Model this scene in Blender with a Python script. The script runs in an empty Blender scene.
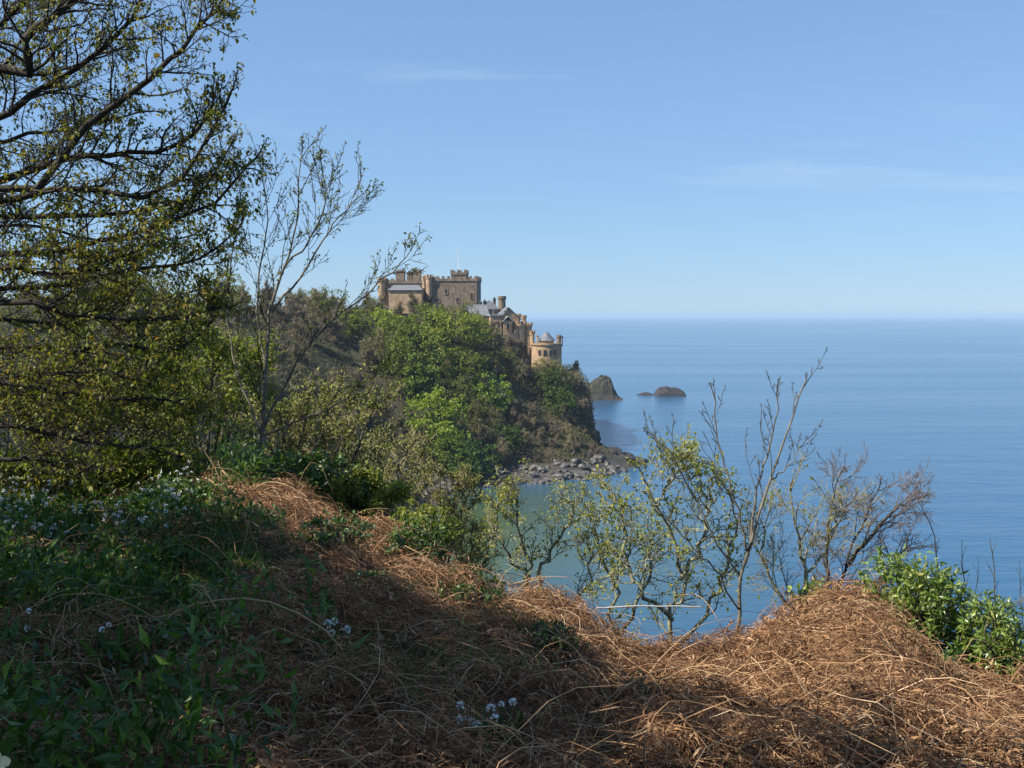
import bpy, math, numpy as np
from mathutils import Vector
rng = np.random.default_rng(7)
S = bpy.context.scene
COL = S.collection
R = math.radians
# ---------------------------------------------------------------- camera, sky, sun, exposure
FPX, CAMZ, HORIZ = 1050.0, 40.0, 316.0
PITCH = math.atan((384 - HORIZ) / FPX)
cd = bpy.data.cameras.new('camera'); cam = bpy.data.objects.new('camera', cd); COL.objects.link(cam)
cam.location = (0, 0, CAMZ); cam.rotation_euler = (R(90) - PITCH, 0, 0)
cd.sensor_width = 36; cd.lens = 36 * FPX / 1024; cd.clip_start = 0.1; cd.clip_end = 200000
S.camera = cam
SUN_AZ, SUN_EL = R(-110), R(46)          # azimuth measured clockwise from +Y
w = bpy.data.worlds.new('World'); S.world = w; w.use_nodes = True
nt = w.node_tree; N = nt.nodes; Lk = nt.links
bg = N['Background']; bg.inputs['Strength'].default_value = 0.134
sky = N.new('ShaderNodeTexSky'); sky.sky_type = 'NISHITA'; sky.sun_disc = False
sky.sun_elevation = SUN_EL; sky.sun_rotation = SUN_AZ
sky.altitude = 40; sky.air_density = 1.0; sky.dust_density = 0.0; sky.ozone_density = 3.0
# thin cirrus streaks high up: part of the sky itself
tc = N.new('ShaderNodeTexCoord'); sep = N.new('ShaderNodeSeparateXYZ'); Lk.new(tc.outputs['Generated'], sep.inputs[0])
az = N.new('ShaderNodeMath'); az.operation = 'DIVIDE'; Lk.new(sep.outputs['X'], az.inputs[0]); Lk.new(sep.outputs['Y'], az.inputs[1])
el = N.new('ShaderNodeMath'); el.operation = 'DIVIDE'; Lk.new(sep.outputs['Z'], el.inputs[0]); Lk.new(sep.outputs['Y'], el.inputs[1])
cmb = N.new('ShaderNodeCombineXYZ'); Lk.new(az.outputs[0], cmb.inputs[0]); Lk.new(el.outputs[0], cmb.inputs[1])
mp = N.new('ShaderNodeMapping'); mp.inputs['Scale'].default_value = (2.6, 26, 1); mp.inputs['Rotation'].default_value = (0, 0, R(-7)); mp.inputs['Location'].default_value = (0.206, -0.10, 0)
Lk.new(cmb.outputs[0], mp.inputs[0])
cn = N.new('ShaderNodeTexNoise'); cn.inputs['Scale'].default_value = 1.0; cn.inputs['Detail'].default_value = 5; cn.inputs['Roughness'].default_value = 0.5
cn.inputs['Distortion'].default_value = 0.6
Lk.new(mp.outputs[0], cn.inputs['Vector'])
cr = N.new('ShaderNodeMapRange'); cr.inputs[1].default_value = 0.57; cr.inputs[2].default_value = 0.82; cr.inputs[3].default_value = 0; cr.inputs[4].default_value = 0.35
Lk.new(cn.outputs[0], cr.inputs[0])
tint = N.new('ShaderNodeMix'); tint.data_type = 'RGBA'; tint.blend_type = 'MULTIPLY'; tint.inputs[0].default_value = 1
tint.inputs[7].default_value = (.79, 1.11, 1.53, 1)
gm = N.new('ShaderNodeGamma'); gm.inputs[1].default_value = 0.48; Lk.new(sky.outputs[0], gm.inputs[0]); Lk.new(gm.outputs[0], tint.inputs[6])
mx = N.new('ShaderNodeMix'); mx.data_type = 'RGBA'; mx.inputs[7].default_value = (3.0, 3.5, 4.1, 1)
Lk.new(cr.outputs[0], mx.inputs[0]); Lk.new(tint.outputs[2], mx.inputs[6]); Lk.new(mx.outputs[2], bg.inputs[0])
sl = bpy.data.lights.new('sun', 'SUN'); sl.energy = 5.0; sl.angle = R(0.53); sl.color = (1.0, 0.93, 0.82)
sun = bpy.data.objects.new('sun', sl); COL.objects.link(sun)
sd = Vector((math.sin(SUN_AZ) * math.cos(SUN_EL), math.cos(SUN_AZ) * math.cos(SUN_EL), math.sin(SUN_EL)))
sun.rotation_euler = sd.to_track_quat('Z', 'Y').to_euler(); sun.location = (-30, 0, 90)
S.view_settings.view_transform = 'Standard'; S.view_settings.look = 'None'
S.view_settings.exposure = 0.80; S.view_settings.gamma = 1.0; S.view_settings.use_curve_mapping = False
S.cycles.use_denoising = True
S.cycles.max_bounces = 6; S.cycles.diffuse_bounces = 2; S.cycles.glossy_bounces = 2
S.cycles.transmission_bounces = 3; S.cycles.transparent_max_bounces = 4; S.cycles.volume_bounces = 0
S.cycles.sample_clamp_indirect = 4

# ---------------------------------------------------------------- helpers
CP, SP = math.cos(PITCH), math.sin(PITCH)
def at(px, py, Y):
    """world point seen at photo position px,py at distance Y in front of the camera"""
    u, v = (px - 512) / FPX, -(py - 384) / FPX
    d = np.array([u, CP + v * SP, -SP + v * CP])
    return np.array([0, 0, CAMZ]) + d * (Y / d[1])
def proj(p):
    x, y, z = p[0], p[1], p[2] - CAMZ
    dz = y * CP - z * SP; v = y * SP + z * CP
    return 512 + FPX * x / dz, 384 - FPX * v / dz
def norm(a): return a / (np.linalg.norm(a, axis=-1, keepdims=True) + 1e-9)
def smooth(t): t = np.clip(t, 0, 1); return t * t * (3 - 2 * t)
def tag(o, label=None, cat=None, group=None, kind=None):
    if label: o['label'] = label
    if cat: o['category'] = cat
    if group: o['group'] = group
    if kind: o['kind'] = kind
    return o
def empty(name, loc, rz=0.0):
    o = bpy.data.objects.new(name, None); COL.objects.link(o); o.location = [float(c) for c in loc]; o.rotation_euler = (0, 0, rz); return o
class Geo:
    """collects polygons; build() links them as one mesh object"""
    def __init__(s): s.V = []; s.F = []; s.n = 0; s.M = []
    def add(s, v, f, m=0):
        v = np.asarray(v, float).reshape(-1, 3); f = np.asarray(f, int)
        s.V.append(v); s.F.append(f + s.n); s.n += len(v); s.M.append(np.full(len(f), m)); return s
    def mesh(s, name, mats, smooth_=False):
        me = bpy.data.meshes.new(name); V = np.concatenate(s.V)
        me.vertices.add(len(V)); me.vertices.foreach_set('co', V.astype(np.float32).ravel())
        loops = np.concatenate([f.ravel() for f in s.F]); tot = np.concatenate([np.full(len(f), f.shape[1]) for f in s.F])
        me.loops.add(len(loops)); me.loops.foreach_set('vertex_index', loops.astype(np.int32))
        me.polygons.add(len(tot)); st = np.concatenate([[0], np.cumsum(tot)[:-1]])
        me.polygons.foreach_set('loop_start', st.astype(np.int32)); me.polygons.foreach_set('loop_total', tot.astype(np.int32))
        if not isinstance(mats, (list, tuple)): mats = [mats]
        for m in mats: me.materials.append(m)
        if len(mats) > 1: me.polygons.foreach_set('material_index', np.concatenate(s.M).astype(np.int32))
        me.polygons.foreach_set('use_smooth', np.full(len(tot), bool(smooth_)))
        me.update(calc_edges=True); return me
    def build(s, name, mats, parent=None, smooth_=False, loc=None):
        o = bpy.data.objects.new(name, s.mesh(name, mats, smooth_)); COL.objects.link(o)
        if parent: o.parent = parent
        if loc is not None: o.location = loc
        return o
    def tubes(s, P, Rr, sides=4, m=0):
        """P (M,n,3) paths, Rr (M,n) radii"""
        P = np.asarray(P, float); Rr = np.asarray(Rr, float); M, n, _ = P.shape
        T = norm(np.gradient(P, axis=1)); ref = np.zeros((M, 1, 3)); md = norm(P[:, -1] - P[:, 0])
        ax = np.argmin(np.abs(md), axis=1); ref[np.arange(M), 0, ax] = 1
        A = norm(np.cross(T, np.broadcast_to(ref, T.shape))); B = np.cross(T, A)
        th = np.arange(sides) * 2 * math.pi / sides
        ring = P[:, :, None, :] + Rr[:, :, None, None] * (A[:, :, None, :] * np.cos(th)[:, None] + B[:, :, None, :] * np.sin(th)[:, None])
        idx = np.arange(M * n * sides).reshape(M, n, sides)
        a = idx[:, :-1]; b = np.roll(a, -1, 2); d = idx[:, 1:]; c = np.roll(d, -1, 2)
        s.add(ring.reshape(-1, 3), np.stack([a, b, c, d], -1).reshape(-1, 4), m); return s
    def lines(s, L, sides=4, m=0):
        by = {}
        for p, r in L: by.setdefault(len(p), []).append((p, r))
        for k, l in by.items(): s.tubes(np.array([a for a, _ in l]), np.array([b for _, b in l]), sides, m)
        return s
    def leaves(s, C, D, U, Ln, W, m=0, fold=0.25):
        """leaf = two quads folded along the midrib. C base, D direction, U upward side"""
        D = norm(D); Sd = norm(np.cross(D, U)); Un = np.cross(Sd, D); Ln = np.broadcast_to(Ln, len(C))[:, None]; W = np.broadcast_to(W, len(C))[:, None]
        mid = C + D * Ln * 0.45 ; tip = C + D * Ln - Un * Ln * 0.18
        l = mid + Sd * W * 0.5 + Un * W * fold; r = mid - Sd * W * 0.5 + Un * W * fold; m2 = mid + Un * Ln * 0.02
        V = np.stack([C, l, tip, m2, r], 1); i = np.arange(len(C))[:, None] * 5
        f = np.concatenate([i + np.array([[0, 3, 2, 1]]), i + np.array([[0, 4, 2, 3]])])
        s.add(V.reshape(-1, 3), f, m); return s
    def box(s, c, d, rz=0, m=0):
        x, y, z = np.array(d) / 2.0
        v = np.array([[-x,-y,-z],[x,-y,-z],[x,y,-z],[-x,y,-z],[-x,-y,z],[x,-y,z],[x,y,z],[-x,y,z]])
        ca, sa = math.cos(rz), math.sin(rz); v = v @ np.array([[ca, sa, 0], [-sa, ca, 0], [0, 0, 1]]) + np.array(c)
        s.add(v, [[0,3,2,1],[4,5,6,7],[0,1,5,4],[1,2,6,5],[2,3,7,6],[3,0,4,7]], m); return s
    def lathe(s, c, prof, n=20, m=0, a0=0, a1=2*math.pi):
        full = abs(a1 - a0 - 2*math.pi) < 1e-6
        th = a0 + (a1 - a0) * np.arange(n if full else n + 1) / n; k = len(th)
        V = np.concatenate([np.stack([r*np.cos(th)+c[0], r*np.sin(th)+c[1], np.full(k, z+c[2])], 1) for r, z in prof])
        F = []
        for i in range(len(prof)-1):
            for j in range(n):
                jj = (j+1) % k if full else j+1
                F.append([i*k+j, i*k+jj, (i+1)*k+jj, (i+1)*k+j])
        s.add(V, F, m); return s
    def fill(s, pts, m=0): s.add(pts, [list(range(len(pts)))], m); return s

# ---- materials
def mat(name): 
    m = bpy.data.materials.new(name); m.use_nodes = True; return m, m.node_tree.nodes, m.node_tree.links, m.node_tree.nodes['Principled BSDF']
def ramp(N, stops):
    r = N.new('ShaderNodeValToRGB'); e = r.color_ramp.elements
    while len(e) < len(stops): e.new(0.5)
    for q, (p, c) in zip(e, stops): q.position = p; q.color = (*c, 1)
    return r
def noise_(N, L, scale, detail=4, rough=0.55, coord='Object', vec=None):
    n = N.new('ShaderNodeTexNoise'); n.inputs['Scale'].default_value = scale; n.inputs['Detail'].default_value = detail; n.inputs['Roughness'].default_value = rough
    if vec is None:
        t = N.new('ShaderNodeTexCoord'); L.new(t.outputs[coord], n.inputs['Vector'])
    else: L.new(vec, n.inputs['Vector'])
    return n
def island_mat(name, stops, rough=0.6, trans=0.0, spec=0.3, objvar=0.0):
    """colour picked per loose piece (leaf, stalk); translucent when trans > 0"""
    m, N, L, b = mat(name)
    g = N.new('ShaderNodeNewGeometry'); r = ramp(N, stops); L.new(g.outputs['Random Per Island'], r.inputs[0])
    out = r.outputs[0]
    if objvar:
        oi = N.new('ShaderNodeObjectInfo'); mr = N.new('ShaderNodeMapRange'); mr.inputs[3].default_value = 1 - objvar; mr.inputs[4].default_value = 1 + objvar
        L.new(oi.outputs['Random'], mr.inputs[0])
        hs = N.new('ShaderNodeHueSaturation'); L.new(mr.outputs[0], hs.inputs['Value']); L.new(out, hs.inputs['Color'])
        mh = N.new('ShaderNodeMapRange'); mh.inputs[3].default_value = 0.5 - objvar * .07; mh.inputs[4].default_value = 0.5 + objvar * .07
        mod = N.new('ShaderNodeMath'); mod.operation = 'FRACT'; mul = N.new('ShaderNodeMath'); mul.operation = 'MULTIPLY'; mul.inputs[1].default_value = 7.31
        L.new(oi.outputs['Random'], mul.inputs[0]); L.new(mul.outputs[0], mod.inputs[0]); L.new(mod.outputs[0], mh.inputs[0]); L.new(mh.outputs[0], hs.inputs['Hue'])
        out = hs.outputs[0]
    L.new(out, b.inputs['Base Color']); b.inputs['Roughness'].default_value = rough; b.inputs['Specular IOR Level'].default_value = spec
    if trans:
        t = N.new('ShaderNodeBsdfTranslucent'); hs2 = N.new('ShaderNodeHueSaturation'); hs2.inputs['Hue'].default_value = 0.485; hs2.inputs['Saturation'].default_value = 1.1; hs2.inputs['Value'].default_value = 1.5
        L.new(out, hs2.inputs['Color']); L.new(hs2.outputs[0], t.inputs[0])
        ms = N.new('ShaderNodeMixShader'); ms.inputs[0].default_value = trans
        L.new(b.outputs[0], ms.inputs[1]); L.new(t.outputs[0], ms.inputs[2]); L.new(ms.outputs[0], N['Material Output'].inputs[0])
    return m
def noise_mat(name, stops, scale, rough=0.8, bump=0.3, bscale=None, detail=5, spec=0.3, dist=0.05):
    m, N, L, b = mat(name)
    n = noise_(N, L, scale, detail); r = ramp(N, stops); L.new(n.outputs[0], r.inputs[0]); L.new(r.outputs[0], b.inputs['Base Color'])
    b.inputs['Roughness'].default_value = rough; b.inputs['Specular IOR Level'].default_value = spec
    if bump:
        n2 = noise_(N, L, bscale or scale * 3, 4); bp = N.new('ShaderNodeBump'); bp.inputs['Strength'].default_value = bump; bp.inputs['Distance'].default_value = dist
        L.new(n2.outputs[0], bp.inputs['Height']); L.new(bp.outputs[0], b.inputs['Normal'])
    return m
M = {}
M['bark'] = noise_mat('bark', [(0.3, (.035, .03, .022)), (0.55, (.09, .08, .06)), (0.75, (.16, .155, .12))], 9, .9, .5, 40, dist=.01)
M['bark_dark'] = noise_mat('bark_dark', [(0.3, (.02, .017, .013)), (0.7, (.06, .052, .04))], 9, .9, .4, 40, dist=.01)
M['bark_lichen'] = noise_mat('bark_lichen', [(0.3, (.11, .10, .065)), (0.55, (.25, .245, .15)), (0.75, (.40, .41, .28))], 14, .95, .5, 50, dist=.008)
M['bark_pale'] = noise_mat('bark_pale', [(0.3, (.09, .08, .06)), (0.6, (.19, .17, .13)), (0.8, (.29, .27, .21))], 10, .9, .3, 40, dist=.006)
M['twig_brown'] = island_mat('twig_brown', [(0, (.13, .10, .065)), (.6, (.215, .17, .11)), (1, (.30, .24, .165))], .9)
M['twig_grey'] = island_mat('twig_grey', [(0, (.14, .12, .06)), (.6, (.235, .20, .105)), (1, (.33, .285, .165))], .9, objvar=.25)
# ---------------------------------------------------------------- terrain functions
COAST = np.array([(70,-60,30),(60,-20,30),(48,18,36),(22,44,45),(0,54,46),(-8,75,50),(-12,120,56),(-13,172,60),(-16,215,64),(-15,238,70),(-10,246,88),(0,249,92),(10,252,90),(20,258,75),(29,270,70),(36,282,60),(33,292,46),(28.5,303,12),(27.5,318,5),(27.5,345,5),(27,380,5),(23,405,16),(5,430,30),(-60,480,40),(-250,640,60),(-900,1000,90),(-2500,1500,120)], float)
def coast_t(x, y):
    """normalised distance inland (negative = at sea)"""
    x = np.asarray(x, float); y = np.asarray(y, float)
    best = np.full(x.shape, 1e9); bd = np.full(x.shape, 1e9)
    for i in range(len(COAST) - 1):
        x0, y0, w0 = COAST[i]; x1, y1, w1 = COAST[i + 1]
        dx, dy = x1 - x0, y1 - y0; t = np.clip(((x - x0) * dx + (y - y0) * dy) / (dx*dx + dy*dy), 0, 1)
        d = np.hypot(x - x0 - t * dx, y - y0 - t * dy); ww = w0 + t * (w1 - w0)
        best = np.minimum(best, d / ww); bd = np.minimum(bd, d)
    poly = np.concatenate([COAST[:, :2], [(-2500, -2000), (70, -2000)]])
    inside = np.zeros(x.shape, bool)
    for i in range(len(poly)):
        xa, ya = poly[i]; xb, yb = poly[(i + 1) % len(poly)]
        c = ((ya > y) != (yb > y)) & (x < (xb - xa) * (y - ya) / (yb - ya + 1e-12) + xa); inside ^= c
    return np.where(inside, best, -best), np.where(inside, bd, -bd)
_ph = rng.uniform(0, 6.28, (24, 2)); _k = rng.normal(0, 1, (24, 2))
def wob(x, y, sc, n=24):
    s = 0
    for i in range(n): s = s + np.sin((_k[i, 0] * x + _k[i, 1] * y) / sc + _ph[i, 0])
    return s / math.sqrt(n)
def z_big(x, y):
    t, d = coast_t(x, y)
    P = 38 + 2.5 * smooth((-np.asarray(x) - 25) / 60) - 16.5 * smooth((np.asarray(x) + 15) / 27) * smooth((np.asarray(y) - 200) / 60)
    f = np.clip(t, 0, 1); f = 0.55 * smooth(f) + 0.45 * np.sin(f * math.pi / 2)
    foot = 1.6 * smooth(d / 6)
    z = np.where(d > 0, foot + (P - 1.6) * f * np.maximum(smooth((d - np.where(np.asarray(y) < 225, 0, 3)) / 14 + .12), smooth(t * 1.5 - .1)), np.maximum(d * 0.16, -3.0))
    z = z + np.where(d > 2, 1, 0) * np.clip((d - 2) / 10, 0, 1) * (1.0 * wob(x, y, 17) + .5 * wob(y, x, 5))
    return z
# near bank: height profile of its crest seen from the path (bearing, crest distance, crest height, slope behind)
_rp = [(-500,480,15),(-100,478,15),(60,474,14.5),(130,488,12.5),(180,496,11.8),(222,480,11.2),(290,508,10.5),(345,532,10),(400,566,9.6),(470,595,9.1),(540,611,8.6),(580,625,8.5),(620,650,8.5),(680,658,8.5),(740,656,8.4),(800,642,8),(835,626,7.8),(872,619,7.6),(905,640,7.4),(940,670,7.2),(1000,706,7),(1060,732,6.8),(1300,800,6)]
_ra = np.array([(p[0] - 512) / FPX for p in _rp]); _ry = np.array([p[2] for p in _rp])
_rz = np.array([at(*p)[2] - CAMZ for p in _rp])
def z_near(x, y):
    x = np.asarray(x, float); y = np.asarray(y, float)
    a = x / np.maximum(y, 2.2); yr = np.interp(a, _ra, _ry); zr = np.interp(a, _ra, _rz)
    k = np.interp(a, [-.35, -.12, .02, .3], [.10, .25, .8, .95])
    u = np.clip((y - 3.2) / (yr - 3.2), 0, 1)
    front = -1.80 + (zr + 1.80) * (u ** 1.6) - 0.10 * np.sin(u * math.pi)
    over = y - yr
    z = np.where(over > 0, zr - k * np.maximum(over, 0) * smooth(over / 1.2 + .2), front)
    amp = np.clip((y - 2) / 3, 0.2, 1)
    z = z + amp * (0.06 * wob(x, y, .55) + .075 * wob(y + 9, x, .22)) * np.where(over > 0, 1, 1 - .45 * smooth((u - .6) / .4))
    z = z - 0.5 * smooth((x - 4.2) / 2.5) * (y < 6)
    return CAMZ + z
PX0, PX1, PY0, PY1 = -15.0, 12.0, -5.0, 19.0
def z_ground(x, y):
    x = np.asarray(x, float); y = np.asarray(y, float)
    zb = z_big(x, y); zn = z_near(x, y)
    m = np.minimum(np.minimum(x - PX0, PX1 - x), np.minimum(y - PY0, PY1 - y))
    return np.where(m > 0, zn, zb)
def hit(px, py, lift=0.0, y0=25.0, y1=460.0):
    """distance at which the sight line through px,py meets the far ground (raised by lift)"""
    Y = np.arange(y0, y1, 1.0); P = np.array([at(px, py, v) for v in (y0, y1)])
    X = np.interp(Y, [y0, y1], P[:, 0]); Z = np.interp(Y, [y0, y1], P[:, 2]); g = z_big(X, Y) + lift
    k = np.argmax(Z < g); return (X[k], Y[k], g[k] - lift) if (Z < g).any() else None

# ---------------------------------------------------------------- sea
m, N, L, b = mat('sea'); 
tc_ = N.new('ShaderNodeTexCoord')
def mapped(sc, rot=0):
    q = N.new('ShaderNodeMapping'); q.inputs['Scale'].default_value = sc; q.inputs['Rotation'].default_value = (0, 0, rot); L.new(tc_.outputs['Object'], q.inputs[0]); return q.outputs[0]
n1 = noise_(N, L, 1, 6, .62, vec=mapped((.2, .42, 1), .2)); n2 = noise_(N, L, 1, 5, .55, vec=mapped((.03, .09, 1), .25)); n3 = noise_(N, L, 1, 4, .5, vec=mapped((.0016, .011, 1), .03))
ad = N.new('ShaderNodeMath'); ad.operation = 'MULTIPLY_ADD'; ad.inputs[1].default_value = 3.0; L.new(n2.outputs[0], ad.inputs[0]); L.new(n1.outputs[0], ad.inputs[2])
bp = N.new('ShaderNodeBump'); bp.inputs['Strength'].default_value = 0.42; bp.inputs['Distance'].default_value = 0.5; L.new(ad.outputs[0], bp.inputs['Height']); L.new(bp.outputs[0], b.inputs['Normal'])
rr = N.new('ShaderNodeMapRange'); rr.inputs[1].default_value = .35; rr.inputs[2].default_value = .65; rr.inputs[3].default_value = .14; rr.inputs[4].default_value = .20; L.new(n3.outputs[0], rr.inputs[0]); L.new(rr.outputs[0], b.inputs['Roughness'])
sx = N.new('ShaderNodeSeparateXYZ'); L.new(tc_.outputs['Object'], sx.inputs[0])
# shallow bay: sandy floor's green, with the hill's reflection mixed into the base colour
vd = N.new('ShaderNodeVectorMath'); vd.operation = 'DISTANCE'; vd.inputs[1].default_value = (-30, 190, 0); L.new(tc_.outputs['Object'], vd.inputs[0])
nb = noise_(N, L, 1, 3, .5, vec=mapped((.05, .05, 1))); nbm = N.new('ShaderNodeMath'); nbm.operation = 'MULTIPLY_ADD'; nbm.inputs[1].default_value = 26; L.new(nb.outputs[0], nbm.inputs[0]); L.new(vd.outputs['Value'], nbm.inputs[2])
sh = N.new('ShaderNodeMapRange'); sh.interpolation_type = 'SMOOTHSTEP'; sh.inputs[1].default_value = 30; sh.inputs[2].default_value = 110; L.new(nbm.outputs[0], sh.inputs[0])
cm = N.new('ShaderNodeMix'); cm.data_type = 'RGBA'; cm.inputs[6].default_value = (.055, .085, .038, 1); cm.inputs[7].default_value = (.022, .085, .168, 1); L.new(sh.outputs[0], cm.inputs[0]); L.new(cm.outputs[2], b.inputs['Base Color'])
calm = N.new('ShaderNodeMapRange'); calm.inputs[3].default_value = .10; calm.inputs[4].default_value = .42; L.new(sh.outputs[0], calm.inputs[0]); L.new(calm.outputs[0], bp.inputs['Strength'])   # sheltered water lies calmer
b.inputs['IOR'].default_value = 1.33
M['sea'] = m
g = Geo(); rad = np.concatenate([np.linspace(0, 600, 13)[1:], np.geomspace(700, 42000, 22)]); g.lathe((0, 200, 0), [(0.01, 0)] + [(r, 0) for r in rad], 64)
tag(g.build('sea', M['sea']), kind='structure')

# ---------------------------------------------------------------- far land
m, N, L, b = mat('hillside')
n = noise_(N, L, .09, 6, .6); r = ramp(N, [(.3, (.024, .026, .012)), (.48, (.045, .045, .02)), (.6, (.06, .046, .028)), (.75, (.085, .066, .04))]); L.new(n.outputs[0], r.inputs[0])
ge = N.new('ShaderNodeNewGeometry'); sn = N.new('ShaderNodeSeparateXYZ'); L.new(ge.outputs['Normal'], sn.inputs[0]); sp_ = N.new('ShaderNodeSeparateXYZ'); L.new(ge.outputs['Position'], sp_.inputs[0])
nr = noise_(N, L, .35, 6, .65); rk = ramp(N, [(.3, (.025, .022, .02)), (.55, (.06, .05, .044)), (.75, (.11, .095, .08))]); L.new(nr.outputs[0], rk.inputs[0])
stp = N.new('ShaderNodeMapRange'); stp.inputs[1].default_value = .62; stp.inputs[2].default_value = .38; L.new(sn.outputs['Z'], stp.inputs[0])
low = N.new('ShaderNodeMapRange'); low.inputs[1].default_value = 2.6; low.inputs[2].default_value = 1.4; L.new(sp_.outputs['Z'], low.inputs[0])
mxm = N.new('ShaderNodeMath'); mxm.operation = 'MAXIMUM'; L.new(stp.outputs[0], mxm.inputs[0]); L.new(low.outputs[0], mxm.inputs[1])
c_ = N.new('ShaderNodeMix'); c_.data_type = 'RGBA'; L.new(mxm.outputs[0], c_.inputs[0]); L.new(r.outputs[0], c_.inputs[6]); L.new(rk.outputs[0], c_.inputs[7]); L.new(c_.outputs[2], b.inputs['Base Color'])
bp = N.new('ShaderNodeBump'); bp.inputs['Strength'].default_value = .9; bp.inputs['Distance'].default_value = 1.2; L.new(nr.outputs[0], bp.inputs['Height']); L.new(bp.outputs[0], b.inputs['Normal']); b.inputs['Roughness'].default_value = .95
M['hillside'] = m
def grid(xs, ys, fz):
    X, Y = np.meshgrid(xs, ys); Z = fz(X, Y); nx, ny = len(xs), len(ys)
    i = np.arange(nx * ny).reshape(ny, nx)
    return np.stack([X, Y, Z], -1).reshape(-1, 3), np.stack([i[:-1, :-1], i[:-1, 1:], i[1:, 1:], i[1:, :-1]], -1).reshape(-1, 4)
def z_hill(X, Y):
    z = z_big(X, Y); mrg = np.minimum(np.minimum(X - PX0, PX1 - X), np.minimum(Y - PY0, PY1 - Y))
    return np.where(mrg > 0, np.minimum(z, z_near(X, Y) - .6), z) 
xs = np.concatenate([-np.geomspace(2400, 132, 26), np.arange(-130, 46, 2.0), np.arange(46, 100, 6)]); ys = np.concatenate([-np.geomspace(1800, 45, 16), np.arange(-40, 440, 2.0), np.geomspace(442, 1800, 26)])
g = Geo(); v, f = grid(xs, ys, z_hill); keep = (v[f][:, :, 2].max(1) > -2.5); g.add(v, f[keep])
tag(g.build('hill_terrain', M['hillside'], smooth_=True), kind='structure')

# ---------------------------------------------------------------- near bank
M['soil'] = noise_mat('soil', [(.3, (.03, .022, .014)), (.5, (.07, .048, .03)), (.7, (.12, .08, .05))], 3.0, .95, .8, 22, dist=.04)
g = Geo(); v, f = grid(np.arange(PX0, PX1 + .01, .14), np.arange(PY0, PY1 + .01, .14), z_near)
edge = np.minimum(np.minimum(v[:, 0] - PX0, PX1 - v[:, 0]), np.minimum(v[:, 1] - PY0, PY1 - v[:, 1])); v[:, 2] = np.where(edge < .6, np.minimum(v[:, 2], z_big(v[:, 0], v[:, 1]) - .4 ), v[:, 2])
g.add(v, f); tag(g.build('bank_ground', M['soil'], smooth_=True), kind='structure')
# ---------------------------------------------------------------- the castle on the headland
M['stone'] = noise_mat('sandstone', [(.3, (.25, .165, .10)), (.5, (.38, .265, .16)), (.7, (.48, .355, .23))], .6, .9, .4, 3, dist=.1)
M['stone_dark'] = noise_mat('darker_sandstone', [(.3, (.12, .09, .066)), (.5, (.20, .15, .108)), (.7, (.28, .215, .155))], .8, .9, .4, 3, dist=.1)  # darker tone of the same sandstone
M['slate'] = noise_mat('slate', [(.3, (.11, .115, .125)), (.7, (.19, .195, .215))], 1.2, .6, .2, 5)
M['lead'] = noise_mat('lead_flashing', [(.3, (.27, .27, .27)), (.7, (.37, .37, .37))], 1.2, .6, .1, 5)
m, N, L, b = mat('window_glass'); b.inputs['Base Color'].default_value = (.03, .035, .045, 1); b.inputs['Roughness'].default_value = .15; M['glass'] = m
m, N, L, b = mat('white_paint'); b.inputs['Base Color'].default_value = (.72, .72, .70, 1); b.inputs['Roughness'].default_value = .5; M['white'] = m
def merlons(g, x0, x1, y, z, w=1.0, gap=.8, h=.9, d=.7, along='x'):
    n = max(1, int((x1 - x0 + gap) / (w + gap))); st = (x1 - x0 - w) / max(1, n - 1)
    for i in range(n):
        c = x0 + w / 2 + i * st
        g.box((c, y, z + h / 2) if along == 'x' else (y, c, z + h / 2), (w, d, h) if along == 'x' else (d, w, h))
def battlement(root, x0, x1, y0, y1, z, name='parapet', mt='stone_dark'):
    g = Geo(); t = .6; o = .25
    g.box(((x0+x1)/2, y0-o+t/2, z+.35), (x1-x0+2*o, t, .9)); g.box(((x0+x1)/2, y1+o-t/2, z+.35), (x1-x0+2*o, t, .9))
    g.box((x0-o+t/2, (y0+y1)/2, z+.348), (t, y1-y0+2*o-2*t-.01, .9)); g.box((x1+o-t/2, (y0+y1)/2, z+.348), (t, y1-y0+2*o-2*t-.01, .9))
    for yy in (y0-o+t/2, y1+o-t/2): merlons(g, x0-o, x1+o, yy, z+.79, d=t)
    for xx in (x0-o+t/2, x1+o-t/2): merlons(g, y0+1.0, y1-1.0, xx, z+.785, d=t, along='y')
    return g.build(name, M[mt], root)
def window(root, x, y, z, w, h, side='front', name='window'):
    """recessed sash window with stone surround; side = wall it sits on"""
    g = Geo(); p = Geo(); t = .16; w *= .8; h *= .85
    def bx(G, a, c, da, dz, off, dep):
        if side == 'front': G.box((x + a, y - off, z + c), (da, dep, dz))
        elif side == 'left': G.box((x - off, y + a, z + c), (dep, da, dz))
        else: G.box((x + off, y + a, z + c), (dep, da, dz))
    bx(g, -w/2-t/2, 0, t, h+2*t, .06, .2); bx(g, w/2+t/2, 0, t, h+2*t, .06, .2); bx(g, 0, h/2+t/2, w-.004, t, .06, .2); bx(g, 0, -h/2-t/2, w-.004, t, .10, .3)
    f = g.build(name, M['stone'], root)
    bx(p, 0, 0, w-.004, h-.004, .01, .06); pn = p.build('pane', M['glass'], f); return f
def turret(root, x, y, z0, z1, r, name='turret', cap=True, mt='stone'):
    g = Geo(); g.lathe((x, y, 0), [(r*.35, z0), (r, z0+1.2*r), (r, z1-.9), (r+.2, z1-.6), (r+.2, z1), (0.01, z1)], 14)
    if cap:
        for k in range(6):
            a = k * math.pi / 3; g.box((x+(r)*math.cos(a), y+(r)*math.sin(a), z1+.4), (.62, .55, .8), a)
    return g.build(name, M[mt], root)
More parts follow.
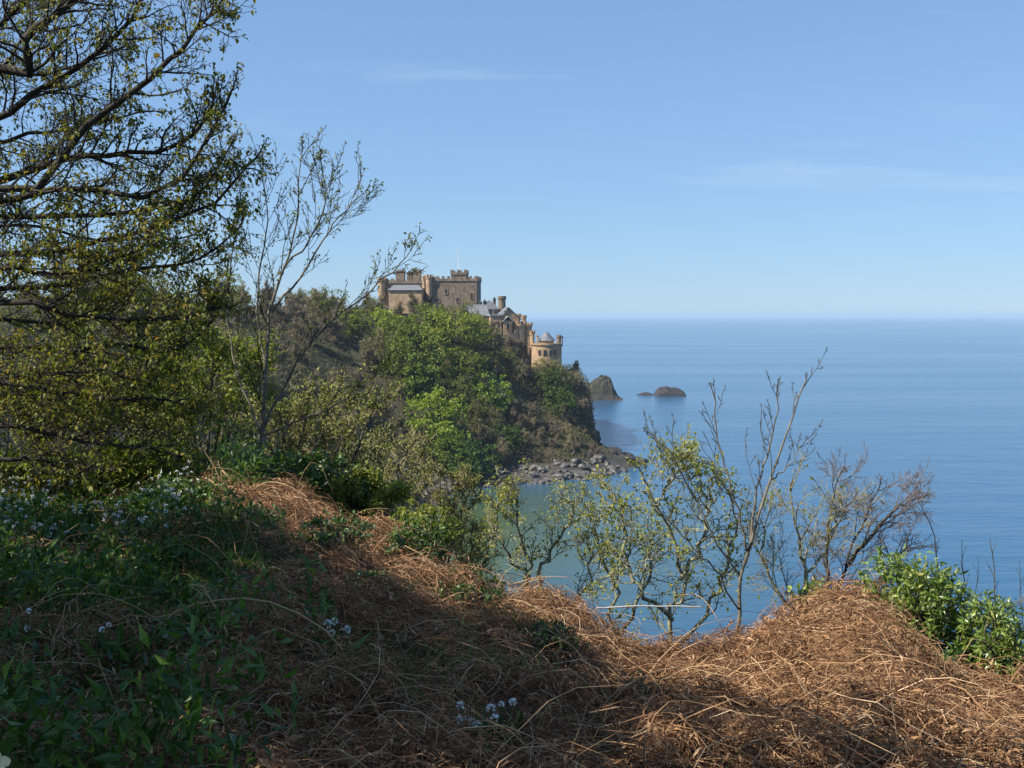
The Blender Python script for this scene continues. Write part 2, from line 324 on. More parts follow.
def hip(g, x0, x1, y0, y1, z, h, ridge=.45, o=.4):
    x0, x1, y0, y1 = x0-o, x1+o, y0-o, y1+o
    if x1-x0 > y1-y0: k = (x1-x0)*ridge/2; cx = (x0+x1)/2; ym = (y0+y1)/2; a, c = (cx-k, ym, z+h), (cx+k, ym, z+h); F = [[0,1,5,4],[1,2,5,5],[2,3,4,5],[3,0,4,4]]
    else: k = (y1-y0)*ridge/2; cy = (y0+y1)/2; xm = (x0+x1)/2; a, c = (xm, cy-k, z+h), (xm, cy+k, z+h); F = [[0,1,4,4],[1,2,5,4],[2,3,5,5],[3,0,4,5]]
    v = [(x0,y0,z),(x1,y0,z),(x1,y1,z),(x0,y1,z),a,c]
    for q in F:
        u = list(dict.fromkeys(q)); g.add([v[i] for i in u], [list(range(len(u)))])
    g.add(v[:4], [[3,2,1,0]])
def gable(g, x0, x1, y0, y1, z, h, axis='y', o=.35):
    """pitched roof whose ridge runs along axis"""
    if axis == 'y':
        xm = (x0+x1)/2; t = .25
        for sx, xe in ((-1, x0-o), (1, x1+o)):
            ze = z - o*h/((x1-x0)/2); v = [(xe,y0-o,ze),(xm,y0-o,z+h),(xm,y1+o,z+h),(xe,y1+o,ze)]; lo = [(a,b_,c-t) for a,b_,c in v]
            g.add(v+lo, [[0,1,2,3],[7,6,5,4],[0,4,5,1],[1,5,6,2],[2,6,7,3],[3,7,4,0]])
    else:
        ym = (y0+y1)/2; t = .25
        for ye in (y0-o, y1+o):
            ze = z - o*h/((y1-y0)/2); v = [(x0-o,ye,ze),(x1+o,ye,ze),(x1+o,ym,z+h),(x0-o,ym,z+h)]; lo = [(a,b_,c-t) for a,b_,c in v]
            g.add(v+lo, [[0,1,2,3],[7,6,5,4],[0,4,5,1],[1,5,6,2],[2,6,7,3],[3,7,4,0]])
def frame_at(px, Y, name, rz):
    p = at(px, 316, Y); e = empty(name, (p[0], p[1], 0), rz); return e, FPX / Y    # returns pixels per metre
def zpx(py, Y): return at(512, py, Y)[2]
# main keep: left half and right half of the great block, seen end to end above the trees
DK = 372.0; K = DK / FPX
kx = lambda px: (px - 430) * K            # local x from photo column of the block's middle
root = empty('castle_keep', (at(430, 316, DK)[0], DK, 0), R(-4))
tag(root, 'brown sandstone castle keep with battlements, chimneys and flagpole turret above the trees', 'castle')
zb = 34.0; zl = zpx(283, DK); zr = zpx(281, DK)
g = Geo(); g.box((kx(402.5), 8, (zb+zl)/2), (kx(425)-kx(380), 14, zl-zb)); g.box((kx(454.5), 7, (zb+zr)/2), (kx(477)-kx(432), 15, zr-zb)); g.box((kx(428.5), 9, (zb+zl)/2-.5), (kx(432)-kx(425)-.01, 10, zl-zb-1.0))
g.build('wall', M['stone_dark'], root)
battlement(root, kx(380), kx(425), 1, 15, zl); battlement(root, kx(432), kx(477), -.5, 14.5, zr)
for px, w_, top in ((396.5, 9, 270.5), (406, 5, 272.5), (413.5, 8, 270)):
    g = Geo(); zt = zpx(top, DK); g.box((kx(px), 8, (zl-.2+zt)/2), (w_*K, 2.2, zt-zl+.2)); g.box((kx(px), 8, zt+.2), (w_*K+.4, 2.6, .4))
    c = g.build('chimney', M['stone_dark'], root); q = Geo()
    for s in range(int(w_/2.2)):
        q = Geo(); q.lathe((kx(px)-w_*K/2+.6+s*.85, 8, zt+.4), [(.24, 0), (.2, .7), (.01, .7)], 8); q.build('chimney_pot', M['slate'], c)
# raised stair turret with the flagpole
g = Geo(); zt = zpx(274.5, DK); g.box((kx(458.5), 4, (zr-.3+zt)/2), (kx(466)-kx(451), 6, zt-zr+.3)); g.build('stair_tower', M['stone_dark'], root); battlement(root, kx(451), kx(466), 1, 7, zt)
g = Geo()   # sloping shoulder right of the stair tower
g.add([(kx(466)+.02, 2, zr+.2), (kx(471), 2, zr+.2), (kx(466)+.02, 2, zt-.4), (kx(466)+.02, 6, zr+.2), (kx(471), 6, zr+.2), (kx(466)+.02, 6, zt-.4)], [[0,1,2],[5,4,3]]); g.add([(kx(471), 2, zr+.2), (kx(471), 6, zr+.2), (kx(466)+.02, 6, zt-.4), (kx(466)+.02, 2, zt-.4)], [[0,1,2,3]])
g.build('buttress', M['stone_dark'], root)
turret(root, kx(429.5), -.6, zpx(300, DK), zpx(277, DK), 1.15); turret(root, kx(381), .6, zpx(300, DK), zpx(279.5, DK), 1.3); turret(root, kx(424), .8, zpx(290, DK), zpx(278, DK), .6)
for px, py, w_, h_ in ((446.5, 291.5, 1.3, 1.9), (472, 296, 1.2, 2.4), (438, 300, 1.2, 1.9), (458, 300, 1.2, 2.0), (385, 290, 1.1, 1.8)): window(root, kx(px), -.5 if px > 430 else 1, zpx(py, DK), w_, h_)
g = Geo(); hip(g, kx(391), kx(424), -5, 0.6, zpx(290.5, DK), 1.9, .7); g.build('roof', M['slate'], root)
g = Geo(); g.box((kx(407.5), -2.2, zpx(290.5, DK)-4.1), (kx(424)-kx(391), 5.4, 8)); g.build('bay_wall', M['stone'], root)
fp = empty('flagpole', (at(459, 316, DK)[0], DK+2, zpx(275, DK)))
tag(fp, 'thin pale flagpole rising from the castle keep roof', 'flagpole')
g = Geo(); hh = zpx(246, DK)-zpx(275, DK); g.tubes([[[0,0,-1.5],[0,0,hh*.5],[-.35,0,hh*.78],[-.4,0,hh]]], [[.17,.14,.10,.06]], 6); g.build('pole', M['white'], fp)
g = Geo(); g.box((-.3, 0, hh*.66), (.9, .12, .12)); g.build('crosstree', M['white'], fp)
# long low wing in front of the keep
DW = 362.0; K2 = DW / FPX; wx = lambda px: (px - 476) * K2
root = empty('castle_wing', (at(476, 316, DW)[0], DW, 0), R(-4)); tag(root, 'low brown castle wing with a grey slate roof right below the keep', 'castle wing')
ze = zpx(316, DW); g = Geo(); g.box((wx(476), 4, (26+ze)/2), (wx(489.5)-wx(461), 8, ze-26)); g.build('wall', M['stone_dark'], root)
g = Geo(); hip(g, wx(461), wx(488.5), 0, 8, ze, zpx(305, DW)-ze, .75); g.build('roof', M['slate'], root)
g = Geo(); g.box((wx(475), 4, zpx(305, DW)+.02), (wx(485)-wx(466), .5, .35)); g.build('roof_ridge', M['lead'], root)
for px in (465, 472, 479, 486): window(root, wx(px), 0, zpx(321, DW), .9, 1.4)
# viewpoint pavilion: the lit house group stepping down to the cliff
DP = 360.0; K3 = DP / FPX; vx = lambda px: (px - 506) * K3
root = empty('castle_pavilion', (at(506, 316, DP)[0], DP, 0), R(9)); tag(root, 'sunlit sandstone castle pavilion with grey pitched roofs and a round chimney turret', 'castle building')
def blk(root, fx, DD, x0, x1, pt, pb, y0, y1, name='wall', mt='stone'):
    a, c = zpx(pt, DD), zpx(pb, DD); g = Geo(); g.box(((fx(x0)+fx(x1))/2, (y0+y1)/2, (a+c)/2), (fx(x1)-fx(x0), y1-y0, a-c)); return g.build(name, M[mt], root)
blk(root, vx, DP, 490, 501, 315.5, 374, -1, 9)
g = Geo(); z_ = zpx(315.5, DP); g.box(((vx(490)+vx(501))/2, 4, z_+.15), (vx(501)-vx(490)+.5, 10.5, .5)); g.build('cornice', M['lead'], root)
blk(root, vx, DP, 487, 503, 309, 374, 10, 18, mt='stone_dark')
g = Geo(); hip(g, vx(487), vx(503), 10, 18, zpx(309, DP), zpx(300, DP)-zpx(309, DP), .55); g.build('roof', M['slate'], root)
blk(root, vx, DP, 501.2, 520, 318, 374, 1, 9.6)
g = Geo(); gable(g, vx(497), vx(521), 1, 9.6, zpx(318, DP), zpx(307, DP)-zpx(318, DP), 'y'); g.build('roof', M['slate'], root)
g = Geo(); a = zpx(318, DP); t_ = zpx(307.5, DP)-.3; g.add([(vx(500), .99, a), (vx(520), .99, a), (vx(509), .99, t_), (vx(500), 1.4, a), (vx(520), 1.4, a), (vx(509), 1.4, t_)], [[0,1,2],[5,4,3]]); g.add([(vx(500), .99, a), (vx(509), .99, t_), (vx(509), 1.4, t_), (vx(500), 1.4, a)], [[0,1,2,3]]); g.build('gable_wall', M['stone'], root)
# projecting bay with white framed window
blk(root, vx, DP, 503, 511.5, 320.5, 340, -1.6, .98, 'bay_wall')
g = Geo(); gable(g, vx(502.5), vx(512), -1.6, .9, zpx(320.5, DP), zpx(316, DP)-zpx(320.5, DP), 'y', .3); g.build('roof', M['lead'], root)
window(root, vx(507.3), -1.6, zpx(326.5, DP), 1.3, 2.6); window(root, vx(490), 3, zpx(323, DP), 1.2, 2.2, 'left'); window(root, vx(495.5), -1, zpx(324, DP), 1.1, 2.0); window(root, vx(515.5), 1, zpx(324, DP), 1.0, 1.9)
g = Geo(); zt = zpx(295.5, DP); zb2 = zpx(312, DP); g.lathe((vx(507), 12, 0), [(1.35, zb2), (1.35, zt-1.2), (1.6, zt-.9), (1.6, zt), (1.1, zt), (1.1, zt-.5), (.01, zt-.5)], 18); g.build('round_turret', M['stone_dark'], root)
for px, y, t0, t1, w_ in ((484.5, 12, 310, 302, 4), (490.5, 15, 306, 301, 3), (493.5, -.4, 316, 311.5, 2), (500, 13.5, 306, 298.5, 2.5)):
    g = Geo(); z0, z1 = zpx(t0, DP), zpx(t1, DP); g.box((vx(px), y, (z0+z1)/2), (w_*K3, 1.0, z1-z0)); g.box((vx(px), y, z1+.12), (w_*K3+.25, 1.25, .24))
    c = g.build('chimney', M['stone_dark'], root); q = Geo(); q.lathe((vx(px), y, z1+.24), [(.2, 0), (.17, .6), (.01, .6)], 8); q.build('chimney_pot', M['slate'], c)
blk(root, vx, DP, 484.5, 486.9, 310, 374, 11, 14)
# drum tower right of the pavilion, with crenellations
g = Geo(); zt = zpx(323.5, DP); cx = vx(520); g.lathe((cx, 1.2, 0), [(2.3, 20), (2.3, zt-1.3), (2.6, zt-.9), (2.6, zt), (2.2, zt), (2.2, zt-.6), (.01, zt-.6)], 20)
for k in range(9): a = k*2*math.pi/9; g.box((cx+2.4*math.cos(a), 1.2+2.4*math.sin(a), zt+.4), (.4, .9, .8), a)
g.build('drum_tower', M['stone'], root)
turret(root, vx(525.5), 3, zpx(334, DP), zpx(317.5, DP), .7); turret(root, vx(521), 5, zpx(330, DP), zpx(316, DP), .6); turret(root, vx(529), 0.5, zpx(366, DP), zpx(325, DP), 1.2); turret(root, vx(532), -1, zpx(350, DP), zpx(333, DP), .8)
blk(root, vx, DP, 496, 514, 334.5, 352, -6, -2, 'terrace_wall', 'stone_dark')
for a_, b_, t_ in ((505, 513, 333), (512, 515, 330)): blk(root, vx, DP, a_, b_, t_, 352, -6.3, -5.4 if a_ < 510 else -5.2, 'terrace_parapet', 'stone_dark')
g = Geo(); g.add([(vx(481), -5, zpx(352, DP)), (vx(488.5), -5, zpx(327, DP)), (vx(489.5), -5, zpx(327, DP)), (vx(483), -5, zpx(352, DP))] + [(vx(481), -4.2, zpx(352, DP)), (vx(488.5), -4.2, zpx(327, DP)), (vx(489.5), -4.2, zpx(327, DP)), (vx(483), -4.2, zpx(352, DP))], [[0,3,2,1],[4,5,6,7],[0,1,5,4],[1,2,6,5],[2,3,7,6]]); g.build('sloping_coping', M['lead'], root)
# round bastion tower low on the cliff edge
DT = 352.0; K4 = DT / FPX; tx = lambda px: (px - 547) * K4
root = empty('round_tower', (at(547, 316, DT)[0], DT+5, 0)); tag(root, 'low round sandstone tower with conical grey roof on the cliff edge', 'tower')
zt = zpx(345, DT); rT = 15.5 * K4
g = Geo(); g.lathe((0, 0, 0), [(rT*1.04, 12), (rT, zt-6), (rT, zt-.5), (rT+.35, zt-.1), (rT+.35, zt+.5), (rT-.5, zt+.5), (rT-.5, zt), (.01, zt)], 36); g.build('wall', M['stone'], root)
g = Geo(); r2 = 7.5*K4; z2 = zpx(340.5, DT); g.lathe((tx(547), 0, 0), [(r2, zt), (r2, z2), (.01, z2)], 24); dm = g.build('lantern_drum', M['stone'], root)
g = Geo(); g.lathe((tx(547), 0, 0), [(r2+.5, z2-.15), (r2*.55, z2+1.7), (r2*.3, zpx(333, DT)), (.01, zpx(332, DT))], 24); g.build('roof', M['slate'], root)
for px, yy, w_, tp in ((533, 0, 3.2, 336.5), (537.8, -1.6, 1.8, 337), (559.6, 0, 4.6, 336.5), (563.2, 1.5, 1.2, 338)):
    g = Geo(); z1 = zpx(tp, DT); g.lathe((tx(px), yy, 0), [(w_*K4*.5, zt-.6), (w_*K4*.5, z1-.8), (w_*K4*.58, z1-.6), (w_*K4*.58, z1), (.01, z1)], 12)
    for k in range(5): a = k*2*math.pi/5; g.box((tx(px)+w_*K4*.46*math.cos(a), yy+w_*K4*.46*math.sin(a), z1+.25), (.35, .4, .5), a)
    g.build('turret', M['stone' if px < 540 else 'stone_dark'], root)
for a in (-118, -98, -78, -60):
    c = (rT+.02)*np.array([math.cos(R(a)), math.sin(R(a))]); g = Geo(); g.box((c[0], c[1], zpx(352.5, DT)), (.3, .95, 1.9), R(a)); wn = g.build('window', M['stone'], root)
    q = Geo(); c = c*1.004; q.box((c[0], c[1], zpx(352.5, DT)), (.36, .74, 1.74), R(a)); q.build('pane', M['glass'], wn)

# ---------------------------------------------------------------- rocks in the sea and boulders on the beach
M['rock'] = noise_mat('shore_rock', [(.3, (.025, .023, .022)), (.5, (.085, .08, .076)), (.7, (.27, .25, .235))], .8, .9, .7, 3, dist=.2)
M['rock_dark'] = noise_mat('wet_rock', [(.3, (.02, .019, .02)), (.6, (.05, .046, .045)), (.8, (.09, .08, .07))], .9, .75, .7, 3, dist=.2)
m, N, L, b = mat('islet_rock'); n = noise_(N, L, .35, 6, .65); r = ramp(N, [(.35, (.018, .017, .014)), (.5, (.045, .042, .026)), (.62, (.045, .05, .022)), (.75, (.085, .072, .052))]); L.new(n.outputs[0], r.inputs[0])
ge = N.new('ShaderNodeNewGeometry'); sp_ = N.new('ShaderNodeSeparateXYZ'); L.new(ge.outputs['Position'], sp_.inputs[0]); mr = N.new('ShaderNodeMapRange'); mr.inputs[1].default_value = 3.2; mr.inputs[2].default_value = 2.2; L.new(sp_.outputs['Z'], mr.inputs[0])
c_ = N.new('ShaderNodeMix'); c_.data_type = 'RGBA'; c_.inputs[7].default_value = (.085, .07, .058, 1); L.new(mr.outputs[0], c_.inputs[0]); L.new(r.outputs[0], c_.inputs[6]); L.new(c_.outputs[2], b.inputs['Base Color']); b.inputs['Roughness'].default_value = .95
bp = N.new('ShaderNodeBump'); bp.inputs['Distance'].default_value = .8; L.new(n.outputs[0], bp.inputs['Height']); L.new(bp.outputs[0], b.inputs['Normal']); M['islet'] = m
import bmesh
def ico(sub):
    bm = bmesh.new(); bmesh.ops.create_icosphere(bm, subdivisions=sub, radius=1); v = np.array([x.co[:] for x in bm.verts]); f = np.array([[x.index for x in q.verts] for q in bm.faces]); bm.free(); return v, f
IV3, IF3 = ico(3); IV5, IF5 = ico(5)
def rocky(v, r_, amp, freq, flat=.0, cuts=0):
    k = r_.normal(0, 1, (10, 3)) * freq; p = r_.uniform(0, 6.28, 10); d = np.zeros(len(v))
    for i in range(10): d += np.abs(np.sin(v @ k[i] + p[i])) * (1 if i < 5 else .4)
    u = v * (1 + amp * (d / 5 - .8))[:, None]
    for _ in range(cuts):
        nrm = norm(r_.normal(0, 1, 3)); dd = u @ nrm - r_.uniform(.5, .75); u = u - np.where(dd > 0, dd, 0)[:, None] * nrm * .9
    return u
def islet(name, label, Y, pxs, heights, depth, mt, seed):
    """rock outline given as width stations: px columns and heights in metres, thickness depth"""
    r_ = np.random.default_rng(seed); x = np.array([at(p, 316, Y)[0] for p in pxs]); cx, hw = (x[0]+x[-1])/2, (x[-1]-x[0])/2
    n = 60; A, B = np.meshgrid(np.linspace(-1, 1, n), np.linspace(-1, 1, 40)); X = cx + A*hw; h = np.interp(X, x, heights)
    prof = np.clip(1 - np.abs(B)**3.0, 0, 1) ** .6; xx, yy = X.ravel(), (B*depth).ravel()
    kk = r_.normal(0, 1, (14, 2)); ph = r_.uniform(0, 6, 14); nz = sum(np.abs(np.sin((kk[i,0]*X+kk[i,1]*B*depth)/(.8 if i > 6 else 2.2)+ph[i])) for i in range(14))/14 - .6
    Z = h*prof*(1+.42*nz) + .9*nz*prof*np.clip(h/4, .2, 1) - .5*(1-prof)
    i = np.arange(n*40).reshape(40, n); g = Geo(); g.add(np.stack([X.ravel()-cx, (B*depth).ravel(), Z.ravel()], 1), np.stack([i[:-1,:-1], i[:-1,1:], i[1:,1:], i[1:,:-1]], -1).reshape(-1, 4))
    o = g.build(name, M[mt], loc=(cx, Y, 0), smooth_=False); tag(o, label, 'rock'); return o
islet('sea_rock', 'large domed green-brown rock in the sea just beyond the cliff', 505, [572, 580, 585, 590, 596, 601, 606, 611, 614, 618, 622], [3, 6, 8, 7.2, 9.6, 11.0, 10.9, 9.2, 5.0, 1.8, .4], 9, 'islet', 3)
islet('sea_rock', 'small dark rounded rock standing alone in the sea', 530, [655, 657, 660, 666, 674, 680, 684.5, 686], [.2, 2.2, 3.6, 4.3, 3.7, 3.2, 1.6, .1], 6, 'rock_dark', 4)
islet('sea_rock', 'low flat dark reef between the domed rock and the small rock', 532, [637, 641, 646, 650, 655], [.1, .8, 1.3, 1.0, .1], 3, 'rock_dark', 5)
# ---------------------------------------------------------------- growing plants: branch generator
def grow(r_, p0, d0, L, r0, lvl, P, out, tips):
    """one wandering branch and its children; P[lvl] = dict(n segments, wander, up, kids, angle, ratio, t0, rk)"""
    q = P[lvl]; n = q.get('n', 5); pts = [np.array(p0, float)]; d = np.array(d0, float); d = d / np.linalg.norm(d)
    st = L / n; W = r_.normal(0, q.get('wander', .15), (n, 3)); up = q.get('up', 0.0); ds = []
    for i in range(n):
        d = d + W[i]; d[2] += up; d = d / math.sqrt(d @ d); ds.append(d); pts.append(pts[-1] + d * st)
    pts = np.array(pts); last = lvl + 1 >= len(P)
    out.setdefault(lvl, []).append((pts, r0 * np.linspace(1, q.get('taper', .45), n + 1)))
    if last: tips.append((pts, ds)); return
    branch(r_, pts, np.array(ds), r0, L, lvl, P, out, tips)
def branch(r_, pts, ds, r0, L, lvl, P, out, tips):
    q = P[lvl]; kids = q['kids']; k = kids if isinstance(kids, int) else int(r_.integers(kids[0], kids[1] + 1)); t0 = q.get('t0', .25); n = len(ds)
    for j in range(k):
        t = t0 + (1 - t0) * (j + r_.uniform(.1, .9)) / k; u = min(t * n, n - .001); i = int(u); p = pts[i] + (pts[i+1] - pts[i]) * (u - i); d = ds[i]
        a = r_.normal(0, 1, 3); a = np.cross(d, a); a = a / (np.linalg.norm(a) + 1e-9); ang = q.get('angle', .8) * r_.uniform(.65, 1.3)
        cd_ = d * math.cos(ang) + a * math.sin(ang)
        grow(r_, p, cd_, L * q.get('ratio', .55) * (1 - q.get('fall', .45) * t) * r_.uniform(.7, 1.3), r0 * q.get('rk', .5) * (1 - .4 * t), lvl + 1, P, out, tips)
    if q.get('lead', True): grow(r_, pts[-1], ds[-1], L * q.get('ratio', .55) * q.get('leadk', 1) * r_.uniform(.6, 1), r0 * q.get('taper', .45), lvl + 1, P, out, tips)
def spline(ctrl, n, r_=None, jit=0.0):
    c = np.asarray(ctrl, float); c = np.concatenate([[2*c[0]-c[1]], c, [2*c[-1]-c[-2]]]); m = len(c) - 3; o = []
    for t in np.linspace(0, m, n + 1):
        i = min(int(t), m - 1); f = t - i; a, b_, e, g_ = c[i:i+4]
        o.append(.5*((2*b_)+(-a+e)*f+(2*a-5*b_+4*e-g_)*f*f+(-a+3*b_-3*e+g_)*f**3))
    o = np.array(o)
    if jit: o[1:-1] += r_.normal(0, jit, o[1:-1].shape)
    return o
def limb(r_, ctrl, n, r0, r1, L, lvl, P, out, tips, jit=.02):
    pts = spline(ctrl, n, r_, jit); out.setdefault(lvl, []).append((pts, np.linspace(r0, r1, n + 1) ))
    branch(r_, pts, norm(np.diff(pts, axis=0)), r0 * .7 + r1 * .3, L, lvl, P, out, tips)
def place_tree(src, loc, rz, sc, label=None, group=None):
    """copy a plant and its parts (meshes shared)"""
    o = src.copy(); COL.objects.link(o); o.location = [float(c) for c in loc]; o.rotation_euler = (0, 0, rz); o.scale = (sc, sc, sc)
    if label: o['label'] = label
    if group: o['group'] = group
    for ch in src.children:
        c = ch.copy(); COL.objects.link(c); c.parent = o
    return o
# ---- far trees: foliage in clumps round real limbs
M['far_green'] = [island_mat('spring_foliage', [(0, (.09, .13, .014)), (.5, (.15, .205, .024)), (1, (.22, .27, .045))], .55, .3, .3, .25),
                  island_mat('bright_foliage', [(0, (.15, .22, .016)), (.5, (.22, .30, .028)), (1, (.30, .37, .055))], .55, .3, .3, .15),
                  island_mat('deep_foliage', [(0, (.028, .052, .009)), (.5, (.052, .09, .013)), (1, (.085, .13, .022))], .55, .25, .3, .25),
                  island_mat('olive_foliage', [(0, (.09, .11, .024)), (.5, (.15, .165, .036)), (1, (.21, .215, .055))], .6, .3, .3, .25)]
M['bud_olive'] = island_mat('opening_buds', [(0, (.11, .125, .03)), (.6, (.19, .205, .05)), (1, (.27, .26, .085))], .7, .2, .2, .25)
def leafy_tree(seed, H, Rc, nl, ls, fol, name='leafy_tree', squash=1.0):
    r_ = np.random.default_rng(seed); root = empty(name, (0, 0, 0)); out, tips = {}, []
    P = [dict(n=6, wander=.06, up=.03, kids=(8, 10), angle=.95, ratio=.62, t0=.22, rk=.5, taper=.35), dict(n=5, wander=.13, up=.05, kids=(4, 6), angle=.75, ratio=.5, rk=.5), dict(n=4, wander=.18, up=.03)]
    grow(r_, (0, 0, -.5), (r_.normal(0, .06), r_.normal(0, .06), 1), H * .62, H * .022, 0, P, out, tips)
    g = Geo(); g.lines(out[0] , 6).lines(out[1], 4).lines(out[2], 3); g.build('trunk', M['bark'], root)
    C = []; allp = [b[0][k] for l in (1, 2) for b in out[l] for k in (2, -1)]; A = np.array(allp)
    A = A[np.argsort(r_.random(len(A)))][:80]; zc = H * .52
    sh_ = norm(r_.normal(0, 1, (70, 3))) * np.array([Rc, Rc, H * .46]) * r_.uniform(.72, 1.08, (70, 1)) + np.array([0, 0, zc]); A = np.concatenate([A * np.array([.85, .85, .95]), sh_[sh_[:, 2] > .06 * H]])
    for a in A:
        s = r_.uniform(.35, 1.0) * Rc * .30; k = int(nl / len(A)); v = norm(r_.normal(0, 1, (k, 3))) * s * (r_.random((k, 1)) ** .4); v[:, 2] *= .7 * squash; C.append(a + v)
    C = np.concatenate(C); D = norm(r_.normal(0, 1, C.shape) + norm(C - np.array([0, 0, zc])) * .9 + np.array([0, 0, -.15])); U = norm(r_.normal(0, .6, C.shape) + np.array([0, 0, 1]))
    g = Geo(); g.leaves(C, D, U, ls * r_.uniform(.6, 1.3, len(C)), ls * .75 * r_.uniform(.7, 1.2, len(C))); g.build('crown', fol, root); return root
def bare_tree(seed, H, dens=1.0, spray=0, spm='twig_grey', mt='twig_grey', name='bare_tree', buds=0, budm=None, bs=.09, thick=1.0, multi=1, budfrac=1.0, lv4=True):
    r_ = np.random.default_rng(seed); root = empty(name, (0, 0, 0)); out, tips = {}, []
    P = [dict(n=6, wander=.10, up=.03, kids=(7, 9), angle=.75, ratio=.62, t0=.2, rk=.55, taper=.35), dict(n=6, wander=.16, up=.06, kids=(5, 7), angle=.7, ratio=.5, rk=.55), dict(n=5, wander=.2, up=.05, kids=(int(4*dens), int(6*dens)), angle=.7, ratio=.5, rk=.6), dict(n=4, wander=.2, up=.04, taper=.5)]
    if not lv4: P = P[:3]
    for s in range(multi):
        grow(r_, (r_.normal(0, .3) * (multi > 1), r_.normal(0, .3) * (multi > 1), -.4), (r_.normal(0, .12 + .2 * (multi > 1)), r_.normal(0, .12 + .2 * (multi > 1)), 1), H * .55, H * .018 * thick, 0, P, out, tips)
    g = Geo(); g.lines(out[0], 6); g.build('trunk', M['bark'] if mt != 'bark_pale' else M[mt], root)
    g = Geo(); g.lines(out[1], 4)
    for l in range(2, len(P)): g.lines([(p, np.maximum(r, .006 * thick)) for p, r in out[l]], 3)
    g.build('crown', M[mt], root)
    if spray:   # finest twigs at the branch ends
        C = np.concatenate([np.repeat(t[0][1:], spray, 0) for t in tips]); C = C + r_.normal(0, .12, C.shape); D = norm(r_.normal(0, .7, C.shape) + norm(C - np.array([0, 0, H * .25])) + (0, 0, .3)); n_ = len(C)
        g = Geo(); g.leaves(C, D, norm(r_.normal(0, 1, C.shape)), r_.uniform(.35, .9, n_) * H / 8, .055 * thick * H / 8, fold=.1); g.build('twigs', M[spm], root)
    if buds:
        tp = [t for t in tips if r_.random() < budfrac]; C = np.array([t[0][k] for t in tp for k in (r_.integers(1, len(t[0]), buds))]); C = C + r_.normal(0, .05, C.shape)
        D = norm(r_.normal(0, 1, C.shape) + (0, 0, .4)); g = Geo(); g.leaves(C, D, norm(r_.normal(0, .6, C.shape) + (0, 0, 1)), bs * r_.uniform(.6, 1.4, len(C)), bs * .7); g.build('young_leaves', budm or M['bud_olive'], root)
    return root
HID = []
def proto(o): HID.append(o); return o
def drop_protos():
    for o in HID:
        for c in list(o.children): bpy.data.objects.remove(c)
        bpy.data.objects.remove(o)
# ---- boulders along the bay
r_ = np.random.default_rng(21); BM = []
for k in range(10):
    g = Geo(); g.add(rocky(IV3, r_, .25, 1.2, cuts=5) * np.array([1.15, 1, .72]), IF3); BM.append(g.mesh('boulder', M['rock'])); 
BMd = [m_.copy() for m_ in BM]
for m_ in BMd: m_.materials[0] = M['rock_dark']
def boulder(x, y, s, dark, label, group, lift=.15):
    k = int(r_.integers(0, 10)); o = bpy.data.objects.new('boulder', (BMd if dark else BM)[k]); COL.objects.link(o)
    o.location = (x, y, max(float(z_big(x, y)), -.3) + s * lift); o.scale = (s * r_.uniform(.8, 1.3), s * r_.uniform(.8, 1.2), s * r_.uniform(.7, 1.1)); o.rotation_euler = (r_.uniform(-.4, .4), r_.uniform(-.4, .4), r_.uniform(0, 6.28))
    tag(o, label, 'boulder', group); return o
shore = np.array([(-16.5,228),(-14,240),(-9,245),(0,247.5),(10,250.5),(20,256),(28,267),(35,281)]); seg = np.hypot(*np.diff(shore, axis=0).T); cum = np.concatenate([[0], np.cumsum(seg)])
for k in range(290):
    u = r_.uniform(0, cum[6] + 4); i = min(np.searchsorted(cum, u) - 1, len(seg) - 1); i = max(i, 0); p = shore[i] + (shore[i+1] - shore[i]) * (u - cum[i]) / seg[i]; nn = np.array([-(shore[i+1]-shore[i])[1], (shore[i+1]-shore[i])[0]]) / seg[i]
    p = p + nn * (r_.random() ** 1.4 * 14 - .6); s = .64 * r_.lognormal(0, .42) * (1.25 if u < 50 else 1.1)
    boulder(p[0], p[1], min(s, 1.7), False, 'grey boulder in the band of rocks along the far side of the bay', 'boulders along the bay shore')
for px, Y, s, lab in ((600, 262, 2.1, 'large pale slab boulder on top of the bay rocks below the cliff slope'), (616, 266, 1.5, 'rounded brown boulder right of the large pale slab on the bay shore'), (508, 246, 1.3, 'dark blocky boulder in the middle of the bay rock band'), (485, 245, 1.2, 'pale grey boulder at the left end of the bay rock band')):
    boulder(at(px, 400, Y)[0], Y, s, px == 508, lab, None, .3)
for k in range(75):
    u = r_.random(); p = np.array([26.5, 312]) * (1 - u) + np.array([36.5, 282]) * u; p = p + np.array([-.95, -.32]) * (r_.random() * (7 if u > .3 else 3) - .8)
    boulder(p[0], p[1], 1.0 * r_.lognormal(0, .35), True, 'black wet boulder in the spit running out from the foot of the cliff', 'black boulders at the cliff foot', .3)
# ---- trees of the headland, single ones first
G0 = [proto(leafy_tree(31 + k, 9, 4.2, 3600, .50, M['far_green'][0])) for k in range(3)]
G1 = [proto(leafy_tree(41 + k, 8, 4.0, 3600, .46, M['far_green'][1])) for k in range(2)]
G2 = [proto(leafy_tree(51 + k, 7, 3.6, 3200, .46, M['far_green'][2])) for k in range(2)]
G3 = [proto(leafy_tree(61 + k, 9, 4.2, 2000, .40, M['far_green'][3])) for k in range(2)]
B0 = [proto(bare_tree(71 + k, 8.5, .8, spray=3, thick=1.5, buds=2, bs=.20, budfrac=.45, multi=1 + k % 2)) for k in range(4)]
B1 = [proto(bare_tree(81 + k, 7, .8, spray=3, spm='twig_brown', thick=1.4, mt='twig_brown', multi=2, buds=1, bs=.17, budfrac=.25)) for k in range(3)]
B2 = [proto(bare_tree(91 + k, 8, .8, spray=2, thick=1.0, buds=3, bs=.12, budfrac=.8, budm=M['far_green'][3])) for k in range(3)]
